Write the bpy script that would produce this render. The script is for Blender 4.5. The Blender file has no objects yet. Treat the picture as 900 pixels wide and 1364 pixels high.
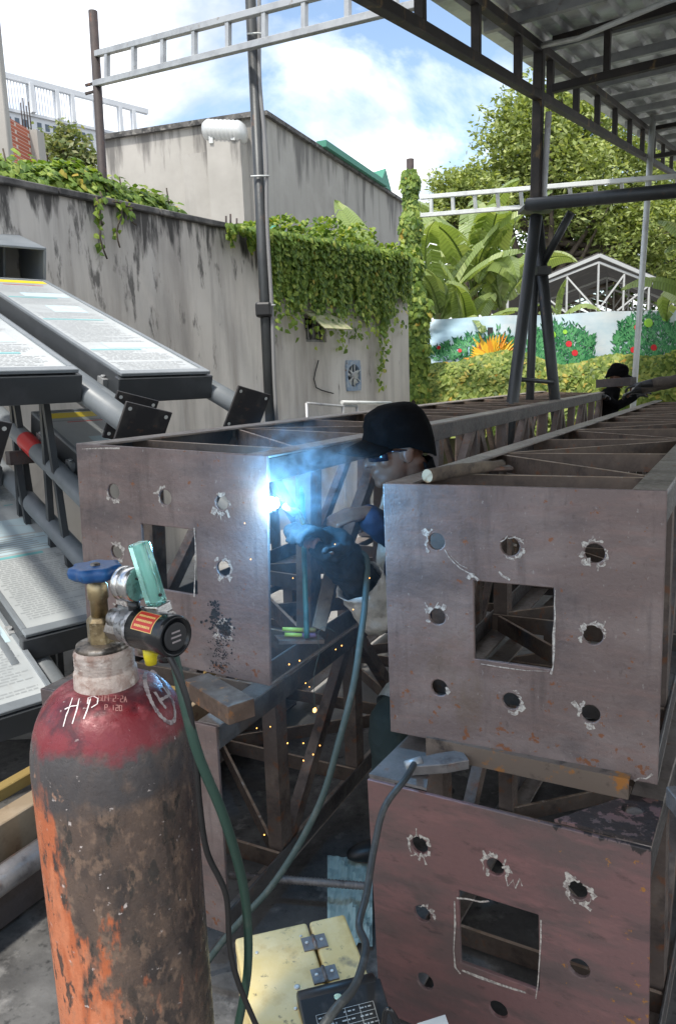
import bpy, bmesh, math, random
import numpy as np
from mathutils import Vector, Matrix, noise

# ------------------------------------------------------------------ camera
F, CX, CY = 985.0, 450.0, 682.0            # focal length and centre in photo pixels (900 x 1364)
PITCH, ROLL, EYE = math.radians(10.5), math.radians(2.07), 1.75
GZ = -0.07                                 # floor level
_fw = Vector((0, math.cos(PITCH), -math.sin(PITCH)))
_r0 = Vector((1, 0, 0)); _u0 = Vector((0, math.sin(PITCH), math.cos(PITCH)))
_ri = math.cos(ROLL) * _r0 - math.sin(ROLL) * _u0
_up = math.sin(ROLL) * _r0 + math.cos(ROLL) * _u0
EYEP = Vector((0, 0, EYE))
scene = bpy.context.scene
C = scene.collection
cam = bpy.data.objects.new('camera', bpy.data.cameras.new('camera'))
C.objects.link(cam)
_m = Matrix((_ri, _up, -_fw)).transposed().to_4x4(); _m.translation = EYEP
cam.matrix_world = _m
cam.data.sensor_fit = 'VERTICAL'; cam.data.sensor_height = 36.0
cam.data.lens = 36.0 * F / 1364.0
cam.data.clip_start = 0.05; cam.data.clip_end = 3000
scene.camera = cam

# ------------------------------------------------------------------ world, sun, exposure
SUN_AZ, SUN_EL = math.radians(-152), math.radians(60)   # azimuth from +Y clockwise
world = bpy.data.worlds.new('World'); scene.world = world; world.use_nodes = True
nt = world.node_tree; nt.nodes.clear()
def WN(t, **k):
    n = nt.nodes.new(t)
    for a, b in k.items(): setattr(n, a, b)
    return n
sky = WN('ShaderNodeTexSky'); sky.sky_type = 'NISHITA'; sky.sun_disc = False
sky.sun_elevation = SUN_EL; sky.sun_rotation = SUN_AZ; sky.air_density = 1.0; sky.dust_density = 1.5; sky.ozone_density = 1.5
tc = WN('ShaderNodeTexCoord'); sep = WN('ShaderNodeSeparateXYZ')
nt.links.new(tc.outputs['Generated'], sep.inputs[0])
mx = WN('ShaderNodeMath', operation='MAXIMUM'); mx.inputs[1].default_value = 0.0
nt.links.new(sep.outputs['Z'], mx.inputs[0])
ad = WN('ShaderNodeMath', operation='ADD'); ad.inputs[1].default_value = 0.28
nt.links.new(mx.outputs[0], ad.inputs[0])
dx = WN('ShaderNodeMath', operation='DIVIDE'); dy = WN('ShaderNodeMath', operation='DIVIDE')
nt.links.new(sep.outputs['X'], dx.inputs[0]); nt.links.new(ad.outputs[0], dx.inputs[1])
nt.links.new(sep.outputs['Y'], dy.inputs[0]); nt.links.new(ad.outputs[0], dy.inputs[1])
cmb = WN('ShaderNodeCombineXYZ'); nt.links.new(dx.outputs[0], cmb.inputs[0]); nt.links.new(dy.outputs[0], cmb.inputs[1])
CLOUD_SEED = 3.4
cmb.inputs[2].default_value = CLOUD_SEED
nz = WN('ShaderNodeTexNoise'); nz.inputs['Scale'].default_value = 1.55; nz.inputs['Detail'].default_value = 9
nz.inputs['Roughness'].default_value = 0.56; nz.inputs['Distortion'].default_value = 0.35
nt.links.new(cmb.outputs[0], nz.inputs['Vector'])
cr = WN('ShaderNodeValToRGB'); cr.color_ramp.elements[0].position = 0.42; cr.color_ramp.elements[1].position = 0.58
nt.links.new(nz.outputs[0], cr.inputs[0])
nz2 = WN('ShaderNodeTexNoise'); nz2.inputs['Scale'].default_value = 3.2; nz2.inputs['Detail'].default_value = 6
nt.links.new(cmb.outputs[0], nz2.inputs['Vector'])
cr2 = WN('ShaderNodeValToRGB'); cr2.color_ramp.elements[0].position = 0.36; cr2.color_ramp.elements[1].position = 0.60
cr2.color_ramp.elements[0].color = (4.6, 4.9, 5.5, 1); cr2.color_ramp.elements[1].color = (10.6, 10.6, 10.7, 1)
nt.links.new(nz2.outputs[0], cr2.inputs[0])
mixc = WN('ShaderNodeMix', data_type='RGBA')
nt.links.new(cr.outputs[0], mixc.inputs[0]); nt.links.new(cr2.outputs[0], mixc.inputs[7])
boost = WN('ShaderNodeMix', data_type='RGBA', blend_type='MULTIPLY'); boost.inputs[0].default_value = 1
boost.inputs[7].default_value = (1.45, 1.4, 1.3, 1)
nt.links.new(sky.outputs[0], boost.inputs[6]); nt.links.new(boost.outputs[2], mixc.inputs[6])
bg = WN('ShaderNodeBackground'); bg.inputs[1].default_value = 0.095
nt.links.new(mixc.outputs[2], bg.inputs[0])
wo = WN('ShaderNodeOutputWorld'); nt.links.new(bg.outputs[0], wo.inputs[0])

sl = bpy.data.lights.new('sun', 'SUN'); sl.energy = 2.1; sl.angle = math.radians(4); sl.color = (1.0, 0.95, 0.87)
sun = bpy.data.objects.new('sun', sl); C.objects.link(sun)
_sd = Vector((math.sin(SUN_AZ) * math.cos(SUN_EL), math.cos(SUN_AZ) * math.cos(SUN_EL), math.sin(SUN_EL)))
sun.rotation_euler = (-_sd).to_track_quat('-Z', 'Y').to_euler()
scene.view_settings.view_transform = 'Standard'; scene.view_settings.look = 'None'
scene.view_settings.exposure = 1.17; scene.view_settings.gamma = 1.0
scene.render.engine = 'CYCLES'
scene.cycles.use_denoising = True
scene.cycles.max_bounces = 7; scene.cycles.transparent_max_bounces = 8
scene.cycles.volume_step_rate = 2.0; scene.cycles.volume_max_steps = 64

# ------------------------------------------------------------------ pixel helpers
def ray(x, y): return _fw * F + _ri * (x - CX) - _up * (y - CY)
def atz(x, y, z):
    d = ray(x, y); return EYEP + d * ((z - EYE) / d.z)
def aty(x, y, Y):
    d = ray(x, y); return EYEP + d * (Y / d.y)
def onplane(x, y, P0, n):
    d = ray(x, y); n = Vector(n); return EYEP + d * ((Vector(P0) - EYEP).dot(n) / d.dot(n))
def azv(deg): a = math.radians(deg); return Vector((math.sin(a), math.cos(a), 0))
Z = Vector((0, 0, 1))

# ------------------------------------------------------------------ mesh helpers
class MB:
    def __init__(s): s.v = []; s.f = []; s.mi = []; s.cur = 0; s.smooth = []; s.sm = False
    def add(s, vs, fs):
        b = len(s.v); s.v += [tuple(p) for p in vs]
        for f in fs: s.f.append(tuple(i + b for i in f)); s.mi.append(s.cur); s.smooth.append(s.sm)
        return s
    def box(s, c, size, ax=None):
        c = Vector(c); a, b, d = ax if ax else (Vector((1, 0, 0)), Vector((0, 1, 0)), Z)
        a = Vector(a) * size[0] / 2; b = Vector(b) * size[1] / 2; d = Vector(d) * size[2] / 2
        vs = [c + i * a + j * b + k * d for k in (-1, 1) for j in (-1, 1) for i in (-1, 1)]
        return s.add(vs, [(0, 2, 3, 1), (4, 5, 7, 6), (0, 1, 5, 4), (2, 6, 7, 3), (0, 4, 6, 2), (1, 3, 7, 5)])
    def beam(s, p0, p1, w, h, up=Z):
        p0 = Vector(p0); p1 = Vector(p1); d = p1 - p0; L = d.length; d.normalize()
        a = d.cross(Vector(up)).normalized(); b = a.cross(d)
        return s.box((p0 + p1) / 2, (w, L, h), (a, d, b))
    def tube(s, pts, r, n=10, caps=True, smooth=True):
        pts = [Vector(p) for p in pts]; rs = r if isinstance(r, (list, tuple)) else [r] * len(pts)
        old = s.sm; s.sm = smooth; vs = []; fs = []; ref = None
        for i, p in enumerate(pts):
            d = (pts[min(i + 1, len(pts) - 1)] - pts[max(i - 1, 0)]).normalized()
            if ref is None:
                ref = d.orthogonal().normalized()
            ref = (ref - d * ref.dot(d)).normalized(); q = d.cross(ref)
            for k in range(n):
                t = 2 * math.pi * k / n; vs.append(p + (ref * math.cos(t) + q * math.sin(t)) * rs[i])
        for i in range(len(pts) - 1):
            for k in range(n):
                fs.append((i * n + k, i * n + (k + 1) % n, (i + 1) * n + (k + 1) % n, (i + 1) * n + k))
        s.add(vs, fs); s.sm = False
        if caps:
            b = len(s.v) - len(vs)
            s.f.append(tuple(b + k for k in reversed(range(n)))); s.mi.append(s.cur); s.smooth.append(False)
            s.f.append(tuple(b + (len(pts) - 1) * n + k for k in range(n))); s.mi.append(s.cur); s.smooth.append(False)
        s.sm = old; return s
    def lathe(s, prof, n=32, origin=(0, 0, 0), ax=None, smooth=True, mod=None):
        o = Vector(origin); a, b, c = ax if ax else (Vector((1, 0, 0)), Vector((0, 1, 0)), Z)
        old = s.sm; s.sm = smooth; vs = []; fs = []
        for (r, z) in prof:
            for k in range(n):
                t = 2 * math.pi * k / n; rr = r * (mod(t, z) if mod else 1)
                vs.append(o + Vector(a) * rr * math.cos(t) + Vector(b) * rr * math.sin(t) + Vector(c) * z)
        for i in range(len(prof) - 1):
            for k in range(n): fs.append((i * n + k, i * n + (k + 1) % n, (i + 1) * n + (k + 1) % n, (i + 1) * n + k))
        s.add(vs, fs)
        b0 = len(s.v) - len(vs); s.sm = False
        s.f.append(tuple(b0 + k for k in reversed(range(n)))); s.mi.append(s.cur); s.smooth.append(False)
        s.f.append(tuple(b0 + (len(prof) - 1) * n + k for k in range(n))); s.mi.append(s.cur); s.smooth.append(False)
        s.sm = old; return s
    def quad(s, *p): return s.add(p, [tuple(range(len(p)))])
    def ribbon(s, pts, nrm, w, jit=0.0):
        pts = [Vector(p) for p in pts]; vs = []; fs = []
        for i, p in enumerate(pts):
            d = (pts[min(i + 1, len(pts) - 1)] - pts[max(i - 1, 0)]).normalized()
            nn = nrm[i] if isinstance(nrm, list) else Vector(nrm)
            q = d.cross(nn).normalized() * (w / 2 * (1 + random.uniform(-jit, jit)))
            vs += [p - q, p + q]
        for i in range(len(pts) - 1): fs.append((2 * i, 2 * i + 1, 2 * i + 3, 2 * i + 2))
        return s.add(vs, fs)
    def mesh(s, name):
        m = bpy.data.meshes.new(name); m.from_pydata(s.v, [], s.f)
        m.polygons.foreach_set('material_index', s.mi); m.polygons.foreach_set('use_smooth', s.smooth); m.update()
        return m
def link(name, mesh, mats, parent=None, world_space=False):
    o = bpy.data.objects.new(name, mesh); C.objects.link(o)
    if mats is not None and len(mesh.materials) == 0:
        for m in (mats if isinstance(mats, (list, tuple)) else [mats]): mesh.materials.append(m)
    if parent is not None:
        o.parent = parent
    return o
def obj(name, mb, mats, parent=None):
    return link(name, mb.mesh(name), mats, parent)
def objw(name, mb, mats, parent):           # mesh given in world coordinates, parented under an Empty placed elsewhere
    inv = wm(parent).inverted()
    mb.v = [tuple(inv @ Vector(p)) for p in mb.v]
    return link(name, mb.mesh(name), mats, parent)
def wm(o):
    m = o.matrix_basis.copy()
    while o.parent: o = o.parent; m = o.matrix_basis @ m
    return m
def thing(name, label, cat, loc=(0, 0, 0), mat=None, group=None):
    o = bpy.data.objects.new(name, None); C.objects.link(o); o.empty_display_size = 0.1
    if mat is not None: o.matrix_basis = mat
    else: o.location = loc
    return tag(o, label, cat, group)
def tag(o, label, cat, group=None):
    o['label'] = label; o['category'] = cat
    if group: o['group'] = group
    return o
def struct(o): o['kind'] = 'structure'; return o
def stuff(o): o['kind'] = 'stuff'; return o
def bevel(o, w=0.003, seg=2):
    m = o.modifiers.new('bevel', 'BEVEL'); m.width = w; m.segments = seg; m.limit_method = 'ANGLE'; m.angle_limit = math.radians(40)
    return o
def frame_mat(o, x, y, z):
    m = Matrix((Vector(x), Vector(y), Vector(z))).transposed().to_4x4(); m.translation = Vector(o); return m

# ------------------------------------------------------------------ materials
def mat(name, base, layers=(), rough=0.6, metal=0.0, bump=0.0, bscale=40, bstretch=(1, 1, 1), spec=0.5, rlayers=0.0, trans=0.0, extra=None, alpha=None):
    m = bpy.data.materials.new(name); m.use_nodes = True; t = m.node_tree; n = t.nodes
    bs = n['Principled BSDF']; tc = n.new('ShaderNodeTexCoord')
    bs.inputs['Roughness'].default_value = rough; bs.inputs['Metallic'].default_value = metal
    bs.inputs['Specular IOR Level'].default_value = spec
    if trans: bs.inputs['Transmission Weight'].default_value = trans
    rgb = n.new('ShaderNodeRGB'); rgb.outputs[0].default_value = (*base, 1); col = rgb.outputs[0]
    for i, L in enumerate(layers):
        c, sc, lo, hi = L[:4]; st = L[4] if len(L) > 4 else (1, 1, 1); det = L[5] if len(L) > 5 else 6; amt = L[6] if len(L) > 6 else 1.0
        mask = L[7] if len(L) > 7 else None
        mp = n.new('ShaderNodeMapping'); mp.inputs['Scale'].default_value = st
        mp.inputs['Location'].default_value = (3.7 * i, 1.3 * i, 2.1 * i)
        t.links.new(tc.outputs['Object'], mp.inputs[0])
        nz = n.new('ShaderNodeTexNoise'); nz.inputs['Scale'].default_value = sc; nz.inputs['Detail'].default_value = det; nz.inputs['Roughness'].default_value = 0.62
        t.links.new(mp.outputs[0], nz.inputs['Vector'])
        val = nz.outputs[0]
        if mask:   # (axis, value0, value1, weight): adds a linear slope along an object axis to the noise
            sp = n.new('ShaderNodeSeparateXYZ'); t.links.new(tc.outputs['Object'], sp.inputs[0])
            for (axis, v0, v1, wgt) in mask:
                mr = n.new('ShaderNodeMapRange'); mr.inputs[1].default_value = v0; mr.inputs[2].default_value = v1
                mr.inputs[3].default_value = -wgt; mr.inputs[4].default_value = wgt; mr.clamp = True
                t.links.new(sp.outputs[axis], mr.inputs[0])
                a = n.new('ShaderNodeMath'); a.operation = 'ADD'; t.links.new(val, a.inputs[0]); t.links.new(mr.outputs[0], a.inputs[1]); val = a.outputs[0]
        mr = n.new('ShaderNodeMapRange'); mr.inputs[1].default_value = lo; mr.inputs[2].default_value = hi; mr.inputs[4].default_value = amt; mr.clamp = True
        t.links.new(val, mr.inputs[0])
        mxn = n.new('ShaderNodeMix'); mxn.data_type = 'RGBA'; mxn.inputs[7].default_value = (*c, 1)
        t.links.new(mr.outputs[0], mxn.inputs[0]); t.links.new(col, mxn.inputs[6]); col = mxn.outputs[2]
    t.links.new(col, bs.inputs['Base Color'])
    if bump or rlayers:
        mp = n.new('ShaderNodeMapping'); mp.inputs['Scale'].default_value = bstretch; t.links.new(tc.outputs['Object'], mp.inputs[0])
        nz = n.new('ShaderNodeTexNoise'); nz.inputs['Scale'].default_value = bscale; nz.inputs['Detail'].default_value = 8; nz.inputs['Roughness'].default_value = 0.65
        t.links.new(mp.outputs[0], nz.inputs['Vector'])
        if bump:
            b = n.new('ShaderNodeBump'); b.inputs['Strength'].default_value = bump; b.inputs['Distance'].default_value = 0.01
            t.links.new(nz.outputs[0], b.inputs['Height']); t.links.new(b.outputs[0], bs.inputs['Normal'])
        if rlayers:
            mr = n.new('ShaderNodeMapRange'); mr.inputs[1].default_value = 0.35; mr.inputs[2].default_value = 0.65
            mr.inputs[3].default_value = max(0.05, rough - rlayers); mr.inputs[4].default_value = min(1, rough + rlayers)
            t.links.new(nz.outputs[0], mr.inputs[0]); t.links.new(mr.outputs[0], bs.inputs['Roughness'])
    return m
def leafmat(name, cols, transl=0.35, rough=0.5, veins=0):
    m = bpy.data.materials.new(name); m.use_nodes = True; t = m.node_tree; n = t.nodes; bs = n['Principled BSDF']
    g = n.new('ShaderNodeNewGeometry'); r = n.new('ShaderNodeValToRGB'); r.color_ramp.interpolation = 'LINEAR'
    els = r.color_ramp.elements
    els[0].position = 0; els[0].color = (*cols[0][1], 1); els[1].position = 1; els[1].color = (*cols[-1][1], 1)
    for p, c in cols[1:-1]: e = els.new(p); e.color = (*c, 1)
    t.links.new(g.outputs['Random Per Island'], r.inputs[0])
    colo = r.outputs[0]
    if veins:
        tcn = n.new('ShaderNodeTexCoord'); wv = n.new('ShaderNodeTexWave'); wv.inputs['Scale'].default_value = veins; wv.inputs['Distortion'].default_value = 1.5; wv.inputs['Detail'].default_value = 3
        t.links.new(tcn.outputs['Object'], wv.inputs['Vector']); ml = n.new('ShaderNodeMix'); ml.data_type = 'RGBA'; ml.blend_type = 'MULTIPLY'; ml.inputs[0].default_value = .22
        t.links.new(colo, ml.inputs[6]); t.links.new(wv.outputs[0], ml.inputs[7]); colo = ml.outputs[2]
        bp_ = n.new('ShaderNodeBump'); bp_.inputs['Strength'].default_value = .3; bp_.inputs['Distance'].default_value = .03; t.links.new(wv.outputs[0], bp_.inputs['Height']); t.links.new(bp_.outputs[0], bs.inputs['Normal'])
    t.links.new(colo, bs.inputs['Base Color'])
    bs.inputs['Roughness'].default_value = rough; bs.inputs['Specular IOR Level'].default_value = 0.35
    tr = n.new('ShaderNodeBsdfTranslucent'); mxs = n.new('ShaderNodeMixShader'); mxs.inputs[0].default_value = transl
    mul = n.new('ShaderNodeMix'); mul.data_type = 'RGBA'; mul.blend_type = 'MULTIPLY'; mul.inputs[0].default_value = 1; mul.inputs[7].default_value = (1.5, 1.45, 0.6, 1)
    t.links.new(colo, mul.inputs[6]); t.links.new(mul.outputs[2], tr.inputs[0])
    t.links.new(bs.outputs[0], mxs.inputs[1]); t.links.new(tr.outputs[0], mxs.inputs[2])
    t.links.new(mxs.outputs[0], n['Material Output'].inputs[0])
    return m
def emat(name, col, strength):
    m = bpy.data.materials.new(name); m.use_nodes = True; n = m.node_tree.nodes; b = n['Principled BSDF']
    b.inputs['Base Color'].default_value = (0, 0, 0, 1); b.inputs['Emission Color'].default_value = (*col, 1); b.inputs['Emission Strength'].default_value = strength
    return m

RUST = (0.24, 0.085, 0.03)
M = {}
M['plate'] = mat('mill_scale_plate', (0.185, 0.138, 0.126), [
    ((0.25, 0.198, 0.182), 3.0, 0.45, 0.62, (1, 1, 2.2)), ((0.115, 0.094, 0.093), 5.0, 0.50, 0.66, (0.7, 1, 1.6), 9, 0.85),
    ((0.25, 0.165, 0.145), 14, 0.52, 0.66, (0.4, 1, 2.5), 9, 0.5), ((0.15, 0.105, 0.07), 4, 0.56, 0.68, (1, 1, .5), 8, 0.7),
    ((0.075, 0.06, 0.055), 60, 0.60, 0.70, (1, 1, .5), 8, 0.5), ((0.09, 0.07, 0.066), 9, 0.55, 0.68, (2.2, 1, .35), 9, 0.5),
    (RUST, 38, 0.625, 0.66, (1, 1, 1), 10, 0.85, [('Z', .35, 0.0, .035)]), ((0.34, 0.31, 0.29), 70, 0.63, 0.69, (1, 1, 0.6), 6, 0.6)],
    rough=0.5, metal=0.25, bump=0.22, bscale=70, rlayers=0.16)
M['plate_red'] = mat('red_mill_scale_plate', (0.215, 0.120, 0.115), [
    ((0.140, 0.106, 0.100), 4.0, 0.46, 0.58, (0.6, 1, 2.0), 10, 0.8), ((0.28, 0.145, 0.138), 7, 0.54, 0.62, (0.5, 1, 2), 9, 0.6), ((0.10, 0.078, 0.075), 9, 0.56, 0.66, (0.6, 1, 2.2), 9, 0.6),
    ((0.075, 0.058, 0.055), 24, 0.60, 0.72, (0.6, 1, 1.6), 8, 0.7),
    ((0.42, 0.19, 0.04), 46, 0.655, 0.685, (1, 1, 1), 9, 0.9, [('X', 0.25, 0.75, 0.09), ('Z', 0.5, 0.0, 0.05)]),
    ((0.030, 0.028, 0.028), 30, 0.98, 1.02, (1.0, 1, 0.22), 8, 0.9, [('X', 0.28, 0.58, 0.13), ('Z', 0.62, 0.722, 0.42)])],
    rough=0.5, metal=0.2, bump=0.16, bscale=60, rlayers=0.12)
M['steel'] = mat('rusty_structural_steel', (0.135, 0.104, 0.088), [
    ((0.22, 0.17, 0.14), 6, 0.45, 0.66), ((0.06, 0.048, 0.043), 9, 0.50, 0.66, (1, 1, 1), 8, .9), (RUST, 22, 0.56, 0.68, (1, 1, 1), 8, 0.7), ((0.30, 0.27, 0.24), 60, 0.66, 0.74, (1, 1, 1), 5, 0.5)],
    rough=0.55, metal=0.3, bump=0.14, bscale=80, rlayers=0.15)
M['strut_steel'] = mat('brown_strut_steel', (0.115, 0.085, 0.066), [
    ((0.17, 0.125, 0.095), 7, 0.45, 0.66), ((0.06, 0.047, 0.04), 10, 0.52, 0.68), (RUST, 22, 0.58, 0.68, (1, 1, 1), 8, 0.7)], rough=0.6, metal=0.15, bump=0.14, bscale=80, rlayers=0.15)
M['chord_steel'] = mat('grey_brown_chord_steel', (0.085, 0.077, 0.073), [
    ((0.13, 0.115, 0.105), 5, 0.45, 0.66), ((0.05, 0.045, 0.043), 9, 0.52, 0.68), (RUST, 24, 0.60, 0.70, (1, 1, 1), 8, 0.6)], rough=0.5, metal=0.25, bump=0.14, bscale=80, rlayers=0.15)  # web tone darkened: shade on the chord sides is painted in
M['lit_edge'] = mat('lit_rusty_edge', (0.40, 0.30, 0.225), [((0.28, 0.19, 0.13), 14, .45, .62), ((0.16, 0.11, 0.08), 9, .55, .68), ((0.52, 0.46, 0.40), 30, .56, .68)], rough=0.5, metal=0.2)  # rusty tone brightened: sky light on strut and diagonal tops painted into the colour
M['flange'] = mat('lit_flange_steel', (0.25, 0.21, 0.18), [((0.34, 0.29, 0.25), 4, .45, .64), ((0.15, 0.12, 0.10), 7, .52, .66), (RUST, 20, .60, .68, (1, 1, 1), 8, .7)], rough=0.5, metal=0.25, bump=0.12, bscale=80, rlayers=.15)  # paler than the webs: light falling on the flanges is put into the colour
M['steel_dark'] = mat('dark_structural_steel', (0.07, 0.06, 0.058), [
    ((0.12, 0.10, 0.095), 6, 0.45, 0.7), (RUST, 18, 0.60, 0.70, (1, 1, 1), 8, 0.5)], rough=0.55, metal=0.3, bump=0.12, bscale=80, rlayers=0.15)
M['steel_blue'] = mat('weathered_grey_steel', (0.17, 0.16, 0.155), [
    ((0.26, 0.24, 0.23), 8, 0.45, 0.7), ((0.08, 0.07, 0.068), 14, 0.55, 0.7), (RUST, 25, 0.60, 0.70, (1, 1, 1), 8, 0.5)], rough=0.5, metal=0.3, bump=0.14, bscale=80, rlayers=0.15)
M['chalk'] = mat('chalk', (0.55, 0.51, 0.45), [((0.26, 0.22, 0.20), 110, 0.45, 0.56, (1, 1, 1), 8, 0.9)], rough=0.95)
M['black_cap'] = mat('black_cotton', (0.0035, 0.0035, 0.004), [((0.009, 0.009, 0.010), 12, 0.5, 0.75)], rough=1.0, spec=0.12, bump=0.25, bscale=300)
M['skin'] = mat('tanned_skin', (0.155, 0.075, 0.047), [((0.09, 0.042, 0.028), 18, 0.5, 0.75, (1, 1, 1), 6, 0.6)], rough=0.5, bump=0.08, bscale=150)
M['concrete'] = mat('stained_concrete_wall', (0.47, 0.44, 0.395), [
    ((0.56, 0.54, 0.50), 0.7, 0.42, 0.72, (1, 1, 0.5)), ((0.29, 0.27, 0.245), 2.6, 0.47, 0.66, (1.3, 1, 0.13), 8, 0.85),
    ((0.25, 0.23, 0.21), 1.5, 0.50, 0.72, (1, 1, 0.3), 9, 0.7), ((0.54, 0.52, 0.49), 6, 0.56, 0.75, (1.2, 1, 0.12), 6, 0.5),
    ((0.040, 0.038, 0.036), 2.4, 0.56, 0.63, (1.5, 1, 0.22), 9, 0.93, [('Z', 2.35, 3.45, 0.20)]),
    ((0.05, 0.047, 0.045), 5.5, 0.60, 0.68, (1.6, 1, 0.4), 8, 0.8, [('Z', 1.0, 3.3, 0.07)])],
    rough=0.95, bump=0.3, bscale=9)
M['coping'] = mat('dark_coping', (0.12, 0.115, 0.11), [((0.04, 0.04, 0.04), 3, 0.45, 0.6), ((0.25, 0.24, 0.22), 6, 0.55, 0.7)], rough=0.95, bump=0.3, bscale=20)
M['floor'] = mat('dirty_concrete_floor', (0.085, 0.082, 0.078), [
    ((0.17, 0.165, 0.155), 2.2, 0.46, 0.66), ((0.045, 0.043, 0.042), 3.5, 0.48, 0.64), ((0.26, 0.25, 0.235), 9, 0.57, 0.70, (1, 1, 1), 8, 0.7), ((0.025, 0.025, 0.025), 28, 0.58, 0.70, (1, 1, 1), 6, 0.8)],
    rough=0.7, bump=0.3, bscale=24, rlayers=0.2)
M['building'] = mat('rendered_building_wall', (0.36, 0.345, 0.315), [
    ((0.30, 0.285, 0.26), 0.35, 0.42, 0.7, (1, 1, 0.4)), ((0.23, 0.22, 0.20), 0.9, 0.52, 0.72, (1.4, 1.4, 0.12), 7, 0.7), ((0.42, 0.40, 0.37), 0.5, 0.5, 0.75),
    ((0.10, 0.095, 0.09), 0.8, 0.60, 0.70, (1.6, 1.6, 0.2), 8, 0.8, [('Z', 6.0, 9.0, 0.14)])], rough=0.95, bump=0.12, bscale=5)
M['white_paint'] = mat('white_render', (0.56, 0.58, 0.60), [((0.66, 0.67, 0.68), 0.2, 0.5, 0.7)], rough=0.8)
M['window'] = mat('dark_window_glass', (0.10, 0.12, 0.14), rough=0.15)
M['brick'] = None

def brickmat():
    m = bpy.data.materials.new('red_brickwork'); m.use_nodes = True; t = m.node_tree; n = t.nodes; bs = n['Principled BSDF']
    tc = n.new('ShaderNodeTexCoord'); mp = n.new('ShaderNodeMapping'); mp.inputs['Rotation'].default_value = (math.radians(90), 0, 0)
    t.links.new(tc.outputs['Object'], mp.inputs[0])
    b = n.new('ShaderNodeTexBrick'); b.inputs['Scale'].default_value = 4.0; b.inputs['Color1'].default_value = (0.45, 0.13, 0.07, 1); b.inputs['Color2'].default_value = (0.33, 0.09, 0.05, 1)
    b.inputs['Mortar'].default_value = (0.5, 0.42, 0.36, 1); b.inputs['Mortar Size'].default_value = 0.018
    t.links.new(mp.outputs[0], b.inputs['Vector']); t.links.new(b.outputs[0], bs.inputs['Base Color']); bs.inputs['Roughness'].default_value = 0.9
    return m
M['brick'] = brickmat()
M['galv'] = mat('galvanised_steel', (0.42, 0.43, 0.43), [((0.28, 0.285, 0.29), 5, 0.45, 0.7), ((0.22, 0.17, 0.13), 16, 0.62, 0.72, (1, 1, 1), 6, 0.7)], rough=0.5, metal=0.5)
M['galv_light'] = mat('pale_galvanised_steel', (0.60, 0.62, 0.60), [((0.45, 0.46, 0.45), 5, 0.5, 0.7)], rough=0.5, metal=0.2)
M['post_dark'] = mat('rust_brown_post', (0.030, 0.022, 0.021), [((0.055, 0.038, 0.034), 5, 0.5, 0.7), (RUST, 15, 0.60, 0.70, (1, 1, 0.4), 8, 0.5)], rough=0.7, bump=0.2, bscale=50)
M['post_grey'] = mat('dark_grey_post', (0.042, 0.046, 0.048), [((0.085, 0.09, 0.09), 4, 0.5, 0.75, (1, 1, 0.3)), ((0.17, 0.09, 0.05), 12, 0.62, 0.70, (1, 1, 0.5), 8, 0.6)], rough=0.45, metal=0.35, bump=0.1, bscale=50)
M['truss_dark'] = mat('dark_painted_truss', (0.035, 0.030, 0.027), [((0.075, 0.06, 0.05), 5, 0.5, 0.7), ((0.26, 0.17, 0.07), 9, 0.60, 0.70, (1, 1, 0.5), 6, 0.8)], rough=0.6, metal=0.2)
M['sheet'] = mat('zinc_roof_sheet', (0.66, 0.68, 0.66), [((0.27, 0.28, 0.28), 2, 0.45, 0.65), ((0.30, 0.22, 0.17), 1.3, 0.60, 0.68, (1, 1, 1), 6, 0.7)], rough=0.34, metal=0.35, bump=0.1, bscale=12)
M['grey_paint'] = mat('grey_powder_coat', (0.165, 0.185, 0.20), [((0.22, 0.24, 0.255), 3, 0.45, 0.7), ((0.11, 0.12, 0.13), 9, 0.6, 0.75, (1, 1, 1), 6, 0.5)], rough=0.42, bump=0.04, bscale=60)
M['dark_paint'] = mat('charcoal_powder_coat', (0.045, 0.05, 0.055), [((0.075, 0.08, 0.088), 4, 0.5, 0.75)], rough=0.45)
M['base_plate'] = mat('black_base_plate', (0.03, 0.03, 0.033), [((0.07, 0.065, 0.062), 7, 0.5, 0.7), ((0.13, 0.075, 0.05), 20, 0.62, 0.7, (1, 1, 1), 6, 0.6)], rough=0.55, metal=0.3)
M['print_white'] = mat('printed_panel_white', (0.43, 0.455, 0.455), [((0.36, 0.385, 0.39), 3, 0.4, 0.65), ((0.34, 0.35, 0.34), 14, .58, .72, (1, .4, 1), 8, .5)], rough=0.3, spec=0.6)
M['ink_grey'] = mat('grey_ink', (0.44, 0.46, 0.465), rough=0.5)
M['ink_dark'] = mat('dark_ink', (0.30, 0.32, 0.325), rough=0.5)
M['ink_yellow'] = mat('yellow_ink', (0.72, 0.56, 0.03), rough=0.4)
M['ink_teal'] = mat('teal_ink', (0.16, 0.42, 0.43), rough=0.4)
M['ink_pale'] = mat('pale_blue_ink', (0.46, 0.58, 0.62), rough=0.4)
M['ink_red'] = mat('red_ink', (0.55, 0.03, 0.03), rough=0.4)
M['rubber_black'] = mat('black_rubber', (0.014, 0.014, 0.015), rough=0.42)
M['rubber_green'] = mat('dark_green_hose', (0.022, 0.055, 0.042), [((0.05, 0.075, 0.06), 30, 0.55, 0.75)], rough=0.45)
M['rubber_teal'] = mat('grey_green_cable', (0.055, 0.085, 0.08), [((0.10, 0.12, 0.11), 25, 0.5, 0.7)], rough=0.6)
M['brass'] = mat('dirty_brass', (0.42, 0.33, 0.19), [((0.16, 0.12, 0.07), 30, 0.5, 0.66), ((0.60, 0.52, 0.36), 50, 0.58, 0.7)], rough=0.36, metal=0.85, bump=0.1, bscale=200)
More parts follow.
